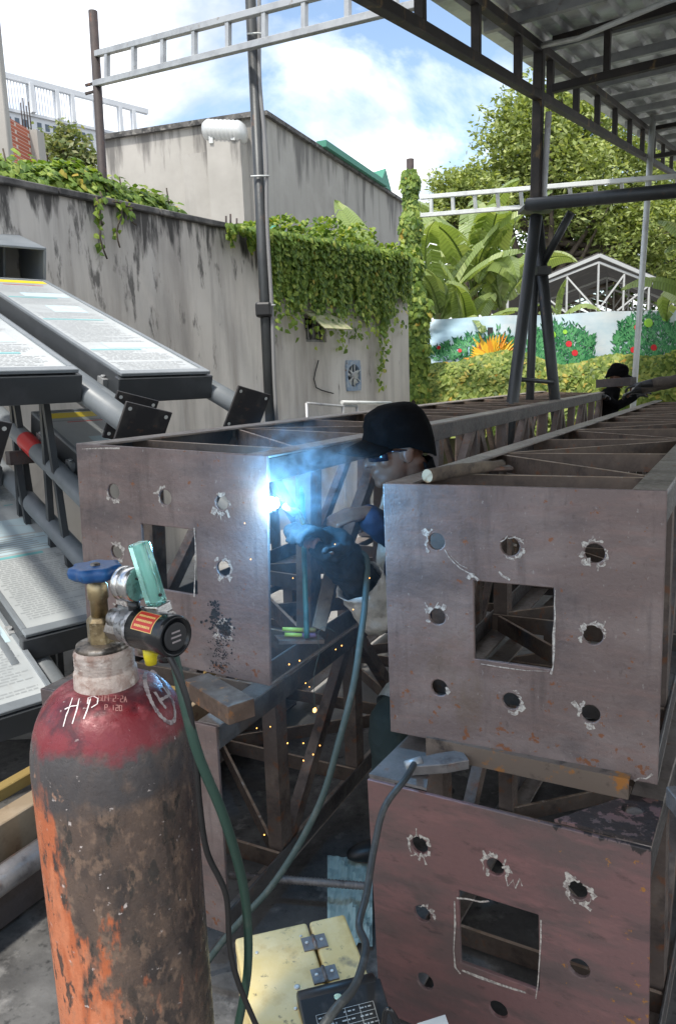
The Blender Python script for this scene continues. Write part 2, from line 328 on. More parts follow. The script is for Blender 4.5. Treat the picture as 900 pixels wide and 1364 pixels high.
M['chrome'] = mat('worn_chrome', (0.62, 0.62, 0.62), [((0.25, 0.25, 0.25), 60, 0.55, 0.7)], rough=0.2, metal=1.0, bump=0.05, bscale=200)
M['chrome_rough'] = mat('pitted_chrome', (0.45, 0.45, 0.46), [((0.15, 0.15, 0.15), 160, 0.5, 0.62)], rough=0.35, metal=0.9, bump=0.3, bscale=300)
M['blue_plastic'] = mat('blue_handwheel_plastic', (0.012, 0.085, 0.26), [((0.03, 0.15, 0.36), 40, 0.5, 0.7), ((0.03, 0.035, 0.04), 60, 0.62, 0.7, (1, 1, 1), 6, 0.7)], rough=0.4)
M['black_gloss'] = mat('black_anodised', (0.012, 0.013, 0.015), rough=0.22)
M['gauge_face'] = mat('dark_gauge_glass', (0.012, 0.013, 0.022), rough=0.08)
M['red_label'] = mat('red_label', (0.55, 0.035, 0.02), rough=0.4)
M['label_ink'] = mat('label_lettering', (0.85, 0.62, 0.20), rough=0.5)
M['yellow_plastic'] = mat('yellow_plastic', (0.75, 0.62, 0.02), rough=0.4)
M['flow_glass'] = mat('green_flow_tube', (0.50, 0.95, 0.84), rough=0.06, trans=0.9, spec=0.7)
M['flow_core'] = mat('pale_flow_core', (0.72, 0.95, 0.88), rough=0.3)
M['feeder'] = mat('scuffed_yellow_paint', (0.72, 0.56, 0.24), [((0.80, 0.68, 0.40), 6, 0.42, 0.68), ((0.50, 0.32, 0.09), 9, 0.52, 0.70, (1, 1, 1), 8, 0.7), ((0.10, 0.095, 0.09), 7, 0.57, 0.66, (1, 1, 1), 9, 0.85), ((0.13, 0.10, 0.06), 45, 0.62, 0.70, (1, 1, 1), 6, 0.8)],
    rough=0.55, bump=0.1, bscale=40)
M['glove_dark'] = mat('dark_blue_grey_glove', (0.010, 0.012, 0.014), [((0.022, 0.025, 0.028), 9, 0.48, 0.7)], rough=0.9, bump=0.4, bscale=60)
M['cuff'] = mat('canvas_cuff', (0.55, 0.52, 0.46), [((0.26, 0.24, 0.21), 12, 0.48, 0.68)], rough=0.95, bump=0.4, bscale=60)
M['navy'] = mat('navy_workwear', (0.022, 0.028, 0.06), [((0.04, 0.05, 0.085), 10, 0.5, 0.7)], rough=0.92, bump=0.4, bscale=40)
M['trouser'] = mat('green_grey_trousers', (0.035, 0.055, 0.055), [((0.06, 0.085, 0.08), 8, 0.5, 0.7)], rough=0.92, bump=0.4, bscale=40)
M['reflective'] = mat('reflective_tape', (0.50, 0.55, 0.53), [((0.3, 0.33, 0.32), 20, 0.5, 0.7)], rough=0.5)
M['wood'] = mat('weathered_wood', (0.13, 0.10, 0.075), [((0.24, 0.185, 0.13), 9, 0.45, 0.68, (1, 0.12, 1)), ((0.05, 0.04, 0.035), 16, 0.55, 0.7, (1, 0.15, 1))], rough=0.9, bump=0.3, bscale=50)
M['wood_end'] = mat('pale_wood_end', (0.42, 0.31, 0.20), [((0.25, 0.17, 0.1), 60, 0.5, 0.68)], rough=0.9)
M['bark'] = mat('tree_bark', (0.10, 0.08, 0.06), [((0.05, 0.04, 0.03), 5, 0.45, 0.65)], rough=0.95, bump=0.4, bscale=12)
M['stem'] = mat('banana_stem', (0.16, 0.18, 0.07), [((0.12, 0.07, 0.035), 3, 0.48, 0.65, (1, 1, 0.3))], rough=0.8)
M['leaf_tree'] = leafmat('tree_leaves', [(0, (0.12, 0.165, 0.045)), (0.5, (0.24, 0.30, 0.09)), (0.85, (0.36, 0.42, 0.15)), (1, (0.46, 0.50, 0.22))])
M['leaf_vine'] = leafmat('vine_leaves', [(0, (0.06, 0.12, 0.022)), (0.45, (0.15, 0.24, 0.04)), (0.85, (0.27, 0.36, 0.07)), (0.985, (0.38, 0.44, 0.10)), (1, (0.42, 0.30, 0.05))])
M['leaf_yellow'] = leafmat('yellowing_vine_leaves', [(0, (0.09, 0.15, 0.03)), (0.45, (0.22, 0.30, 0.06)), (0.85, (0.38, 0.44, 0.12)), (0.97, (0.50, 0.46, 0.10)), (1, (0.48, 0.30, 0.05))])
M['leaf_dark'] = leafmat('dark_vine_leaves', [(0, (0.025, 0.06, 0.015)), (0.6, (0.06, 0.12, 0.025)), (1, (0.13, 0.20, 0.04))])
M['leaf_banana'] = leafmat('banana_leaf', [(0, (0.20, 0.28, 0.09)), (0.6, (0.30, 0.39, 0.15)), (1, (0.42, 0.49, 0.23))], 0.4, 0.35, 14)
M['leaf_dry'] = leafmat('dry_banana_leaf', [(0, (0.22, 0.17, 0.09)), (1, (0.32, 0.26, 0.15))], 0.3, 0.8)

# ================================================================== SETTING: ground
random.seed(7)
g = MB(); n = 60
def gh(x, y): return GZ
g.quad((-900, -900, GZ), (900, -900, GZ), (900, 900, GZ), (-900, 900, GZ))
struct(obj('ground', g, M['floor']))
g = MB(); g.quad((-60, 3.6, GZ + .004), (60, 3.6, GZ + .004), (60, 70, GZ + .004), (-60, 70, GZ + .004))
struct(obj('yard_paving', g, mat('pale_yard_concrete', (.34, .33, .305), [((.24, .23, .21), 1.2, .45, .65), ((.44, .43, .40), 2.5, .55, .7), ((.15, .145, .13), 6, .58, .7)], rough=.85, bump=.2, bscale=12)))

# ------------------------------------------------------------------ boundary wall
UW = azv(35.1); NW = Vector((UW.y, -UW.x, 0))                # along the wall, normal facing the yard
W0 = atz(0, 245, 3.3); WT = 3.3
def wall_pt(px, py, off=0.0): return onplane(px, py, W0 + NW * off, NW)
def wall_s(p): return (Vector(p) - W0).dot(UW)
s_end = wall_s(wall_pt(543, 400)); s_beg = -3.6
WFRAME = frame_mat((W0.x, W0.y, 0), UW, -NW, Z)                # local x along, y away from yard, z up
wall = thing('boundary_wall', 'tall stained grey concrete wall with black mould streaks under its coping', 'wall', mat=WFRAME)
win_a, win_b = wall_pt(406, 419), wall_pt(435, 456)
fan_a, fan_b = wall_pt(459, 480), wall_pt(479, 520)
def loc(m, p): return m.inverted() @ Vector(p)
wa, wb = loc(WFRAME, win_a), loc(WFRAME, win_b); fa, fb = loc(WFRAME, fan_a), loc(WFRAME, fan_b)
def wall_with_holes(mb, x0, x1, z0, z1, th, holes):
    xs = sorted({x0, x1, *[h[0] for h in holes], *[h[1] for h in holes]}); zs = sorted({z0, z1, *[h[2] for h in holes], *[h[3] for h in holes]})
    inh = lambda x, z: any(h[0] < x < h[1] and h[2] < z < h[3] for h in holes)
    for i in range(len(xs) - 1):
        for j in range(len(zs) - 1):
            if inh((xs[i] + xs[i + 1]) / 2, (zs[j] + zs[j + 1]) / 2): continue
            a, b, c, d = xs[i], xs[i + 1], zs[j], zs[j + 1]
            mb.quad((a, 0, c), (b, 0, c), (b, 0, d), (a, 0, d)); mb.quad((a, th, c), (a, th, d), (b, th, d), (b, th, c))
    for h in holes:
        a, b, c, d = h
        mb.quad((a, 0, c), (a, 0, d), (a, th, d), (a, th, c)); mb.quad((b, 0, c), (b, th, c), (b, th, d), (b, 0, d))
        mb.quad((a, 0, c), (a, th, c), (b, th, c), (b, 0, c)); mb.quad((a, 0, d), (b, 0, d), (b, th, d), (a, th, d))
    mb.quad((x0, 0, z1), (x1, 0, z1), (x1, th, z1), (x0, th, z1)); mb.quad((x1, 0, z0), (x1, th, z0), (x1, th, z1), (x1, 0, z1)); mb.quad((x0, 0, z0), (x0, 0, z1), (x0, th, z1), (x0, th, z0))
holes = [(wa.x, wb.x, wb.z, wa.z), (fa.x + 0.02, fb.x - 0.02, fb.z + 0.03, fa.z - 0.03)]
mb = MB(); wall_with_holes(mb, s_beg, s_end, GZ - 0.05, WT, 0.2, holes); obj('wall_panel', mb, M['concrete'], wall)
mb = MB()
x = s_beg
random.seed(3)
while x < 2.75:
    L = random.uniform(0.7, 1.1); x2 = min(x + L, 2.75)
    mb.box(((x + x2) / 2, 0.09, WT + 0.03 + random.uniform(-.006, .006)), (x2 - x - 0.01, 0.27, 0.055)); x = x2
cp = bevel(obj('coping', mb, M['coping'], wall), 0.008, 1)
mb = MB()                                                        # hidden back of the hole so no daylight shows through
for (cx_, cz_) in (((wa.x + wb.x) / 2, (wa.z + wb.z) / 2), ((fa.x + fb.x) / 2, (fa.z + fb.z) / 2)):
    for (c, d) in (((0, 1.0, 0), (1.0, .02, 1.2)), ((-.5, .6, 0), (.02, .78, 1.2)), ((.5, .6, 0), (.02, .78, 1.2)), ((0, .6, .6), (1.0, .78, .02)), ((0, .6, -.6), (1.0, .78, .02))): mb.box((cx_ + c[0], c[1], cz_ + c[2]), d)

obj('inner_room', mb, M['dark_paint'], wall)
# window with awning
wn = thing('wall_window', 'small dark barred window under a tilted sheet awning in the concrete wall', 'window', mat=WFRAME @ Matrix.Translation((wa.x, 0, wb.z)))
ww, wh = wb.x - wa.x, wa.z - wb.z
mb = MB()
for a, b, c, d in ((0, ww, 0, .03), (0, ww, wh - .03, wh), (0, .03, .03, wh - .03), (ww - .03, ww, .03, wh - .03)): mb.box(((a + b) / 2, 0.06, (c + d) / 2), (b - a, .05, d - c))
obj('window_frame', mb, M['steel_blue'], wn)
for k in range(1, 4):
    mb = MB(); mb.tube([(ww * k / 4, .05, .03), (ww * k / 4, .05, wh - .03)], .008, 6); obj('bar', mb, M['galv'], wn)
mb = MB(); mb.box((ww * .3, .12, wh * .3), (ww * .35, .05, wh * .4)); mb.box((ww * .72, .14, wh * .32), (ww * .25, .05, wh * .5)); obj('shelf_clutter', mb, M['steel_blue'], wn)
mb = MB(); aw0, aw1 = -0.05, ww + 0.10
pr = [(-.0, wh + .03), (-.16, wh - .06), (-.33, wh - .19)]
for i in range(2):
    mb.add([(aw0, pr[i][0], pr[i][1]), (aw1, pr[i][0], pr[i][1]), (aw1, pr[i + 1][0], pr[i + 1][1]), (aw0, pr[i + 1][0], pr[i + 1][1])], [(0, 1, 2, 3)])
aw = obj('awning_sheet', mb, mat('mossy_awning', (0.33, 0.33, 0.20), [((0.16, 0.20, 0.08), 6, .45, .65), ((0.45, 0.40, 0.25), 10, .55, .7)], rough=.9), wn)
sm = aw.modifiers.new('s', 'SOLIDIFY'); sm.thickness = .012
# extractor fan
fn = thing('extractor_fan', 'blue framed extractor fan set low in the concrete wall', 'fan', mat=WFRAME @ Matrix.Translation(((fa.x + fb.x) / 2, 0, (fa.z + fb.z) / 2)))
fwid, fhei = (fb.x - fa.x), (fa.z - fb.z); R = min(fwid, fhei) / 2
mb = MB()
N = 24; R = min(fwid, fhei) * 0.44
outer = [];
for k in range(N):
    t = 2 * math.pi * (k + .5) / N; c, s_ = math.cos(t), math.sin(t); q = max(abs(c) / (fwid / 2), abs(s_) / (fhei / 2)); outer.append((c / q, s_ / q))
vs = []
for k in range(N):
    t = 2 * math.pi * (k + .5) / N
    vs += [(outer[k][0], -.03, outer[k][1]), (R * math.cos(t), -.03, R * math.sin(t)), (R * math.cos(t), .12, R * math.sin(t)), (outer[k][0], .01, outer[k][1])]
fs = []
for k in range(N):
    a, b = 4 * k, 4 * ((k + 1) % N); fs += [(a, b, b + 1, a + 1), (a + 1, b + 1, b + 2, a + 2), (a, a + 3, b + 3, b)]
mb.add(vs, fs)
obj('fan_frame', mb, mat('faded_blue_paint', (0.20, 0.27, 0.36), [((0.34, 0.38, 0.42), 12, .45, .65), ((0.16, 0.10, 0.07), 20, .6, .7)], rough=.7), fn)
for k in range(5):
    t = 2 * math.pi * k / 5 + .3; a = Vector((math.cos(t), 0, math.sin(t))); b = Vector((-math.sin(t), 0, math.cos(t)))
    mb = MB(); mb.add([a * .04, a * R * .9 - b * R * .22 + Vector((0, .03, 0)), a * R * .93 + b * R * .22 - Vector((0, .02, 0)), a * .05 + b * .03], [(0, 1, 2, 3)])
    o = obj('fan_blade', mb, M['galv_light'], fn); o.modifiers.new('s', 'SOLIDIFY').thickness = .004
mb = MB(); mb.lathe([(.05, -.06), (.05, .05)], 12, (0, 0, 0), (Vector((1, 0, 0)), Z, Vector((0, 1, 0)))); obj('fan_hub', mb, M['galv'], fn)
mb = MB()
for k in range(3): a = math.pi * k / 3 + .5; mb.tube([(R * math.cos(a), -.035, R * math.sin(a)), (-R * math.cos(a), -.035, -R * math.sin(a))], .006, 5)
obj('guard_wire', mb, M['galv_light'], fn)
# loose cable on the wall
pts = [wall_pt(*p, .02) for p in ((424, 480), (420, 495), (418, 505), (421, 516), (429, 520), (444, 524))]
mb = MB(); mb.tube(pts, .008, 5); tag(obj('wall_cable', mb, M['rubber_black']), 'thin loose cable drooping on the concrete wall left of the extractor fan', 'cable')
# railing at the foot of the wall
def pipe_thing(name, label, cat, segs, r, m, n=8, group=None):
    mb = MB()
    for s_ in segs: mb.tube(s_, r, n)
    return tag(obj(name, mb, m), label, cat, group)
r_ = thing('pipe_railing', 'grey pipe handrail standing before the concrete wall below the extractor fan', 'railing', wall_pt(456, 560, .9))
mb = MB(); mb.tube([wall_pt(455, 536, .9), wall_pt(520, 537, .9)], .022, 8); objw('top_rail', mb, M['galv_light'], r_)
mb = MB(); mb.tube([wall_pt(408, 537, .9), wall_pt(454, 541, .9), wall_pt(475, 541, .9)], .014, 8); objw('lower_rail', mb, M['galv'], r_)
for q in ((456, 536), (408, 537), (475, 541)):
    p = wall_pt(*q, .9); mb = MB(); mb.tube([p, (p.x, p.y, GZ)], .016, 8); objw('rail_post', mb, M['galv'], r_)
# rusty bars sticking out of the wall top
for k, q in enumerate(((301, 290), (307, 289), (315, 296))):
    p = wall_pt(q[0], 306, -.1); mb = MB(); mb.tube([(p.x, p.y, WT - .01), (p.x + .01, p.y, WT + .16 + .03 * (k % 2))], .011, 6)
    tag(obj('rebar_stub', mb, M['post_dark']), 'rusty rebar stub poking up from the wall top where the coping ends', 'rebar', 'rebar stubs on the wall')

# ------------------------------------------------------------------ foliage helpers
def leaf(mb, p, nrm, s, up=Z, fold=.25, asp=.85):
    nrm = Vector(nrm).normalized(); a = nrm.cross(Vector(up))
    if a.length < .05: a = nrm.orthogonal()
    a.normalize(); d = a.cross(nrm).normalized()                 # d points to the tip side (down when nrm is horizontal)
    t = random.uniform(-1.0, 1.0); a, d = a * math.cos(t) + d * math.sin(t), d * math.cos(t) - a * math.sin(t)
    w = s * asp * .5; p = Vector(p); d = -d if d.z > 0 else d
    base = p - d * s * .35; tip = p + d * s * .65 - nrm * s * .15
    f = nrm * s * fold * .5
    mb.add([base, p + a * w - d * s * .12 - f, p + a * w * .7 + d * s * .25 - f, tip, p - a * w * .7 + d * s * .25 - f, p - a * w - d * s * .12 - f, p + d * s * .1],
           [(0, 6, 2, 1), (6, 3, 2), (0, 5, 4, 6), (6, 4, 3)])
def diamond(mb, p, s):
    a = Vector((random.gauss(0, 1), random.gauss(0, 1), random.gauss(0, .6))).normalized(); n_ = Vector((random.gauss(0, 1), random.gauss(0, 1), random.gauss(.6, 1))).normalized()
    b = n_.cross(a)
    if b.length < .1: return
    b.normalize(); p = Vector(p)
    mb.add([p - a * s * .55, p + b * s * .24, p + a * s * .55, p - b * s * .24], [(0, 1, 2, 3)])
def rdir():
    while True:
        v = Vector((random.uniform(-1, 1), random.uniform(-1, 1), random.uniform(-1, 1)))
        if .05 < v.length < 1: return v.normalized()

# vine over the wall top at the left, rooted behind the wall
random.seed(11)
def vine_thing(name, label, samples, size, m, stems=None, cat='vine'):
    root = thing(name, label, cat, samples[0][0])
    mb = MB()
    for p, nn in samples: leaf(mb, p, nn, size * random.uniform(.6, 1.35))
    stuff(objw('foliage', mb, m, root))
    if stems:
        mb = MB()
        for s_ in stems: mb.tube(s_, .008, 5)
        objw('stem', mb, M['bark'], root)
    return root
sm_ = []
s_h = wall_s(wall_pt(272, 300, -.35))
for k in range(8500):
    s = random.uniform(-1.8, s_h); e = min(1, (s_h - s) / .7) ** .5
    top = (.20 + .15 * min(1, max(0, (s + .3) / 1.5)) + .05 * math.sin(s * 2.3) + .035 * math.sin(s * 6.1 + 1)) * e + .02
    th = random.uniform(0, math.pi * .62); rr = .42 * e
    yb = .62 - math.cos(th * .9) * rr * .9; zz = WT - .12 + (top + .1) * math.sin(min(th, math.pi / 2)) ** .8 if th < 1.6 else WT + top * .95
    p = WFRAME @ Vector((s + random.gauss(0, .04), yb + random.gauss(0, .05), zz + random.gauss(0, .04)))
    nn = -(WFRAME.to_3x3() @ Vector((0, math.cos(th), 0))) + Z * (math.sin(th) + .2) + rdir() * .45
    sm_.append((p, nn))
vine_thing('creeper_hedge', 'thick bright creeper hedge heaped along the top of the wall behind the brown post', sm_, .08, M['leaf_vine'],
           [[WFRAME @ Vector((s, .45, 2.6)), WFRAME @ Vector((s + .1, .42, 3.2)), WFRAME @ Vector((s + .02, .40, 3.7))] for s in np.arange(-1.5, s_h - .4, .6)])
# dangling tendrils beside the brown post
sm_ = []; tend = []
for (x0, y0, x1, y1, c) in ((128, 262, 141, 345, 24), (160, 268, 158, 330, 10), (133, 255, 136, 300, 12), (150, 268, 176, 276, 12), (172, 278, 180, 300, 6)):
    pl = [wall_pt(x0 + (x1 - x0) * t + 3 * math.sin(7 * t), y0 + (y1 - y0) * t, .07) for t in np.linspace(0, 1, 7)]; tend.append(pl)
    for k in range(c):
        t = random.random(); i = min(5, int(t * 6)); p = pl[i].lerp(pl[i + 1], t * 6 - i) + rdir() * .035
        sm_.append((p, NW + rdir() * .6))
vine_thing('hanging_creeper', 'sparse creeper tendrils dangling down the wall beside the brown post', sm_, .06, M['leaf_vine'], tend)
# curtain of vine on the right half of the wall
sm_ = []; xs_ = [305, 330, 350, 360, 372, 400, 430, 460, 490, 510, 530, 546]; ys_ = [313, 318, 330, 372, 398, 400, 408, 404, 416, 436, 404, 392]
for k in range(13500):
    px = random.uniform(303, 548) if random.random() < .12 else random.uniform(352, 548)
    yt = 308 + (px - 303) * .165; yb = np.interp(px, xs_, ys_) + 10 * math.sin(px * .21) + 7 * math.sin(px * .53)
    u = random.random() ** 1.35; py = yt - 10 + (yb - yt + 10) * u
    hang = random.random()
    if hang < .03 and px > 365: py = yb + random.uniform(0, 55) * random.random()
    depth = .05 + .26 * (1 - u) * random.random() + random.uniform(0, .05)
    sm_.append((wall_pt(px, py, depth), NW + Z * .45 * (1 - u) + rdir() * .55))
for px, y0, y1 in ((507, 420, 520), (512, 410, 470), (388, 400, 436), (444, 400, 440), (476, 405, 452), (527, 400, 430), (456, 405, 470)):
    for k in range(int((y1 - y0) * .55)):
        py = y0 + (y1 - y0) * random.random(); sm_.append((wall_pt(px + random.gauss(0, 3), py, .05 + random.random() * .04), NW + rdir() * .6))
sx = [(s_end - 3.2, s_end)]
for k in range(1500):       # the top of the curtain, behind and over the wall edge
    s = random.uniform(wall_s(wall_pt(350, 330)), s_end); b = .12 * math.sin(s * 3) + .1 * math.sin(s * 7.7)
    sm_.append((WFRAME @ Vector((s, random.uniform(-.2, .45), WT + .10 + (.16 + b) * random.random() ** .6)), Z + rdir() * .8))
vine_thing('vine_curtain', 'leafy vine curtain spilling over the wall above the small window', sm_, .066, M['leaf_vine'],
           [[wall_pt(px, 325, .06), wall_pt(px + random.uniform(-4, 4), 360, .05), wall_pt(px + random.uniform(-6, 6), 395, .04)] for px in range(370, 545, 12)])

# ------------------------------------------------------------------ posts and trusses left
def ladder(name, label, a0, a1, b0, b1, n_, w, m, group=None, cat='truss'):
    a0, a1, b0, b1 = map(Vector, (a0, a1, b0, b1)); t = thing(name, label, cat, b0, group=group)
    for p, q in ((a0, a1), (b0, b1)):
        mb = MB(); mb.beam(p, q, w, w); bevel(objw('chord', mb, m, t), .004, 1)
    for k in range(n_):
        f = (k + .5) / n_; p = a0.lerp(a1, f); q = b0.lerp(b1, f); d = (q - p).normalized() * w * .5
        mb = MB(); mb.beam(p + d, q - d, w * .75, w * .75, (a1 - a0).cross(q - p)); objw('web_bar', mb, m, t)
    return t
YP = 7.35                                                         # brown post beside the wall
bp0 = aty(124, 15, YP); bp1 = aty(147, 404, YP)
pt = thing('brown_post', 'slim rusty brown post standing close to the concrete wall', 'post', (bp1.x, bp1.y, GZ))
dirp = (bp1 - bp0); foot = bp0 + dirp * ((bp0.z - GZ) / -dirp.z)
mb = MB(); mb.tube([foot, bp0], .040, 14); objw('pipe', mb, M['post_dark'], pt)
for q in (112, 123):
    p = aty(124, q, YP); mb = MB(); mb.beam(p + Vector((-.07, 0, -.01)), p + Vector((.03, 0, .01)), .02, .02); objw('stub_bracket', mb, M['post_dark'], pt)
mb = MB(); mb.box((foot.x, foot.y, GZ + .008), (.2, .2, .014)); objw('foot_plate', mb, M['post_dark'], pt)
YG = 6.3                                                          # tall grey pole
gp0 = aty(331, -60, YG); gp1 = aty(360, 560, YG); d_ = gp1 - gp0; gfoot = gp0 + d_ * ((gp0.z - GZ) / -d_.z)
pt = thing('grey_pole', 'tall dark grey pole with cable strapped to it, crossing the sky', 'pole', gfoot)
mb = MB(); mb.tube([gfoot, gp0], .043, 16); objw('pipe', mb, M['post_grey'], pt)
off = Vector((.054, -.02, 0)); cpts = []
for k in range(24):
    f = k / 23; cpts.append(gp0 + d_ * 1.0 * f + off + Vector((.012 * math.sin(f * 19) * (1 if f < .5 else .3), 0, 0)))
mb = MB(); mb.tube(cpts, .016, 8); objw('cable', mb, mat('grey_cable', (.22, .22, .22), rough=.6), pt)
p = aty(350, 413, YG); mb = MB(); mb.box(p + Vector((.01, -.01, 0)), (.13, .13, .12)); bevel(objw('black_tape', mb, M['rubber_black'], pt), .02)
for q in ((345, 237), (340, 49), (353, 408)):
    p = aty(*q, YG); mb = MB(); mb.tube([p + Vector((-.06, -.055, .0)), p + Vector((.02, -.06, .0)), p + Vector((.085, -.03, .004))], .007, 6); objw('tie_wire', mb, M['galv_light'], pt)
mb = MB(); mb.box((gfoot.x, gfoot.y, GZ + .008), (.22, .22, .014)); objw('foot_plate', mb, M['post_grey'], pt)
YE = 5.2
ladder('sky_truss', 'pale galvanised ladder truss spanning from the brown post past the grey pole', aty(126, 73, YP), aty(560, -42, YE), aty(126, 112, YP), aty(560, 5, YE), 9, .05, M['galv'])

# ------------------------------------------------------------------ canopy on the right
YC = 6.0
UC = ray(1072, 333).normalized(); VC = Vector((UC.y, -UC.x, 0)).normalized()   # climbing direction and the cross direction
lowP = aty(718, 128, YC); upP = aty(718, 64, YC)
canopy = thing('canopy_roof', 'zinc sheet canopy roof on dark steel trusses over the steel boxes', 'roof', (lowP.x, lowP.y, GZ))
def cp_(t, s, dz=0): return upP + UC * t + VC * s + Z * dz
T0, T1 = -6.5, 9.5
def canopy_truss(o, d, a, b, n_, h, w, first=0.0):
    for dz in (0, -h):
        mb = MB(); mb.beam(o + d * a + Z * dz, o + d * b + Z * dz, w, w); bevel(objw('truss_chord', mb, M['truss_dark'], canopy), .004, 1)
    for k in range(n_):
        p = o + d * (a + (b - a) * (k + .5) / n_); mb = MB(); mb.beam(p - Z * (w / 2), p - Z * (h - w / 2), w * .8, w * .8, d); objw('truss_web', mb, M['truss_dark'], canopy)
hC = (upP - lowP).length
canopy_truss(upP, UC, T0, T1, 20, hC, .062)
canopy_truss(upP + Z * .02 + VC * .04, (VC + Z * .01).normalized(), .06, 7.0, 9, hC * .98, .055)
canopy_truss(upP + UC * 4.6 + VC * .04, VC, .06, 7.0, 9, hC, .05)
for k, t in enumerate(np.arange(T0 + .2, T1, .82)):
    if abs(t) < .15: t += .25
    mb = MB(); mb.beam(cp_(t, -.22, .066), cp_(t, 7.2, .066), .045, .07); objw('purlin', mb, M['galv'], canopy)
# corrugated sheets: ribs run along the slope
def sheet(s0, s1, t0, t1, dz):
    mb = MB(); s = s0; prof = []
    while s < s1 + 1e-6:
        for ds, z in ((0, 0), (.105, 0), (.128, .032), (.165, .032), (.188, 0)): prof.append((s + ds, z))
        s += .19
    vs = []
    for t in (t0, t1):
        for (a, z) in prof: vs.append(cp_(t, a, .104 + dz + z))
    m_ = len(prof); mb.add(vs, [(i, i + 1, m_ + i + 1, m_ + i) for i in range(m_ - 1)])
    return objw('roof_sheet', mb, M['sheet'], canopy)
s = -.34
k = 0
while s < 7.0:
    for (a, b) in ((T0 - .1, -1.2), (-1.35, 2.6), (2.45, 6.2), (6.05, T1 + .2)): sheet(s + (.0 if k % 2 else .012), s + .95, a, b + random.uniform(-.05, .05), .006 * (k % 2) + .012 * ((a > -1.3) + (a > 2.4) + (a > 6)))
    s += .95; k += 1
# conduit under the roof
mb = MB(); mb.tube([aty(722, 61, 5.9), aty(770, 51, 5.5), aty(815, 32, 5.1), aty(868, 10, 4.9), aty(920, -12, 4.6)], .018, 8); objw('conduit', mb, M['galv_light'], canopy)
# post (square upper part, A-frame legs)
cpost = thing('canopy_post', 'rusty square canopy post above splayed pipe legs', 'post', (lowP.x, lowP.y, GZ))
q0 = upP - Z * .02; q1 = aty(713, 276, YC + .02)
mb = MB(); mb.beam(q1, q0, .074, .074, VC); bevel(objw('upright', mb, M['truss_dark'], cpost), .006, 1)
mb = MB(); mb.beam(q1 + Vector((.055, .0, 0)), q0 + Vector((.075, -.0, -.42)), .03, .04, VC); objw('side_conduit', mb, M['galv'], cpost)
def toground(p, q): d = q - p; return p + d * ((p.z - GZ) / -d.z)
top = aty(714, 284, YC)
for (bx, by, yy, r) in ((684, 521, 5.8, .047), (737, 516, 6.25, .046), (706, 512, 6.35, .035)):
    f = toground(top, aty(bx, by, yy)); mb = MB(); mb.tube([f, top + (f - top).normalized() * .02 + Vector((.012 * (bx > 700), 0.05 * (bx > 700), 0))], r, 14); objw('leg', mb, M['post_grey'], cpost)
mb = MB(); mb.tube([aty(689, 505, 5.82), aty(735, 509, 6.22)], .018, 8); objw('leg_tie', mb, M['post_grey'], cpost)
mb = MB(); mb.box(aty(714, 279, YC), (.24, .2, .03)); objw('cap_plate', mb, M['post_grey'], cpost)
mb = MB(); mb.tube([aty(722, 352, 6.1), aty(760, 283, 5.88)], .030, 12); objw('brace', mb, M['post_grey'], cpost)
mb = MB(); mb.box(aty(722, 361, 6.03), (.11, .10, .06)); objw('clamp_collar', mb, M['post_grey'], cpost)
mb = MB(); a = aty(702, 273, 5.9); b = aty(900, 254, 5.2); mb.tube([a, b, b + (b - a) * .6], .047, 16)
tag(obj('cross_pipe', mb, M['post_grey']), 'thick dark horizontal pipe resting on the splayed canopy legs', 'pipe')
a0, a1 = aty(560, 263, 11.0), aty(920, 233, 9.3); b0, b1 = aty(560, 287, 11.0), aty(720, 274, 10.3)
ladder('yard_truss', 'pale thin ladder truss stretched in front of the banana plants', a0, a1, b0, b0 + (b1 - b0) * (a1 - a0).length / (b1 - b0).length, 11, .055, M['galv_light'])
a, b = aty(866, 200, 9.6), aty(845, 502, 9.3); f = toground(a, b); mb = MB(); mb.tube([f, a + (a - b) * .15], .036, 10)
tag(obj('thin_pole', mb, M['galv_light']), 'thin leaning grey pole in front of the printed banner', 'pole')
a, b = aty(546, 212, 12.1), aty(548, 470, 12.1); f = toground(a, b)
mb = MB(); mb.tube([f, a], .06, 10); tag(obj('vine_post', mb, M['post_dark']), 'dark pole wrapped in vine at the end of the concrete wall', 'post')
sm_ = []
for k in range(3000):
    py = 228 + 300 * random.random() ** .9; c = 546 + .008 * (py - 212); w = 9 + 7 * math.sin((py - 228) / 300 * 3) + 3 * math.sin(py * .11) + (6 if py > 380 else 0)
    th = random.uniform(0, 2 * math.pi); rr = w * 12.1 / 985 * (.55 + .45 * random.random())
    p = aty(c + (5 if py > 400 else 0), py, 12.1) + Vector((rr * math.cos(th), -abs(rr * math.sin(th)) * .9, 0)); sm_.append((p, Vector((math.cos(th), -abs(math.sin(th)) - .2, .35)) + rdir() * .5))
vine_thing('post_vine', 'column of climbing vine wrapped around the dark pole at the wall end', sm_, .115, M['leaf_vine'])

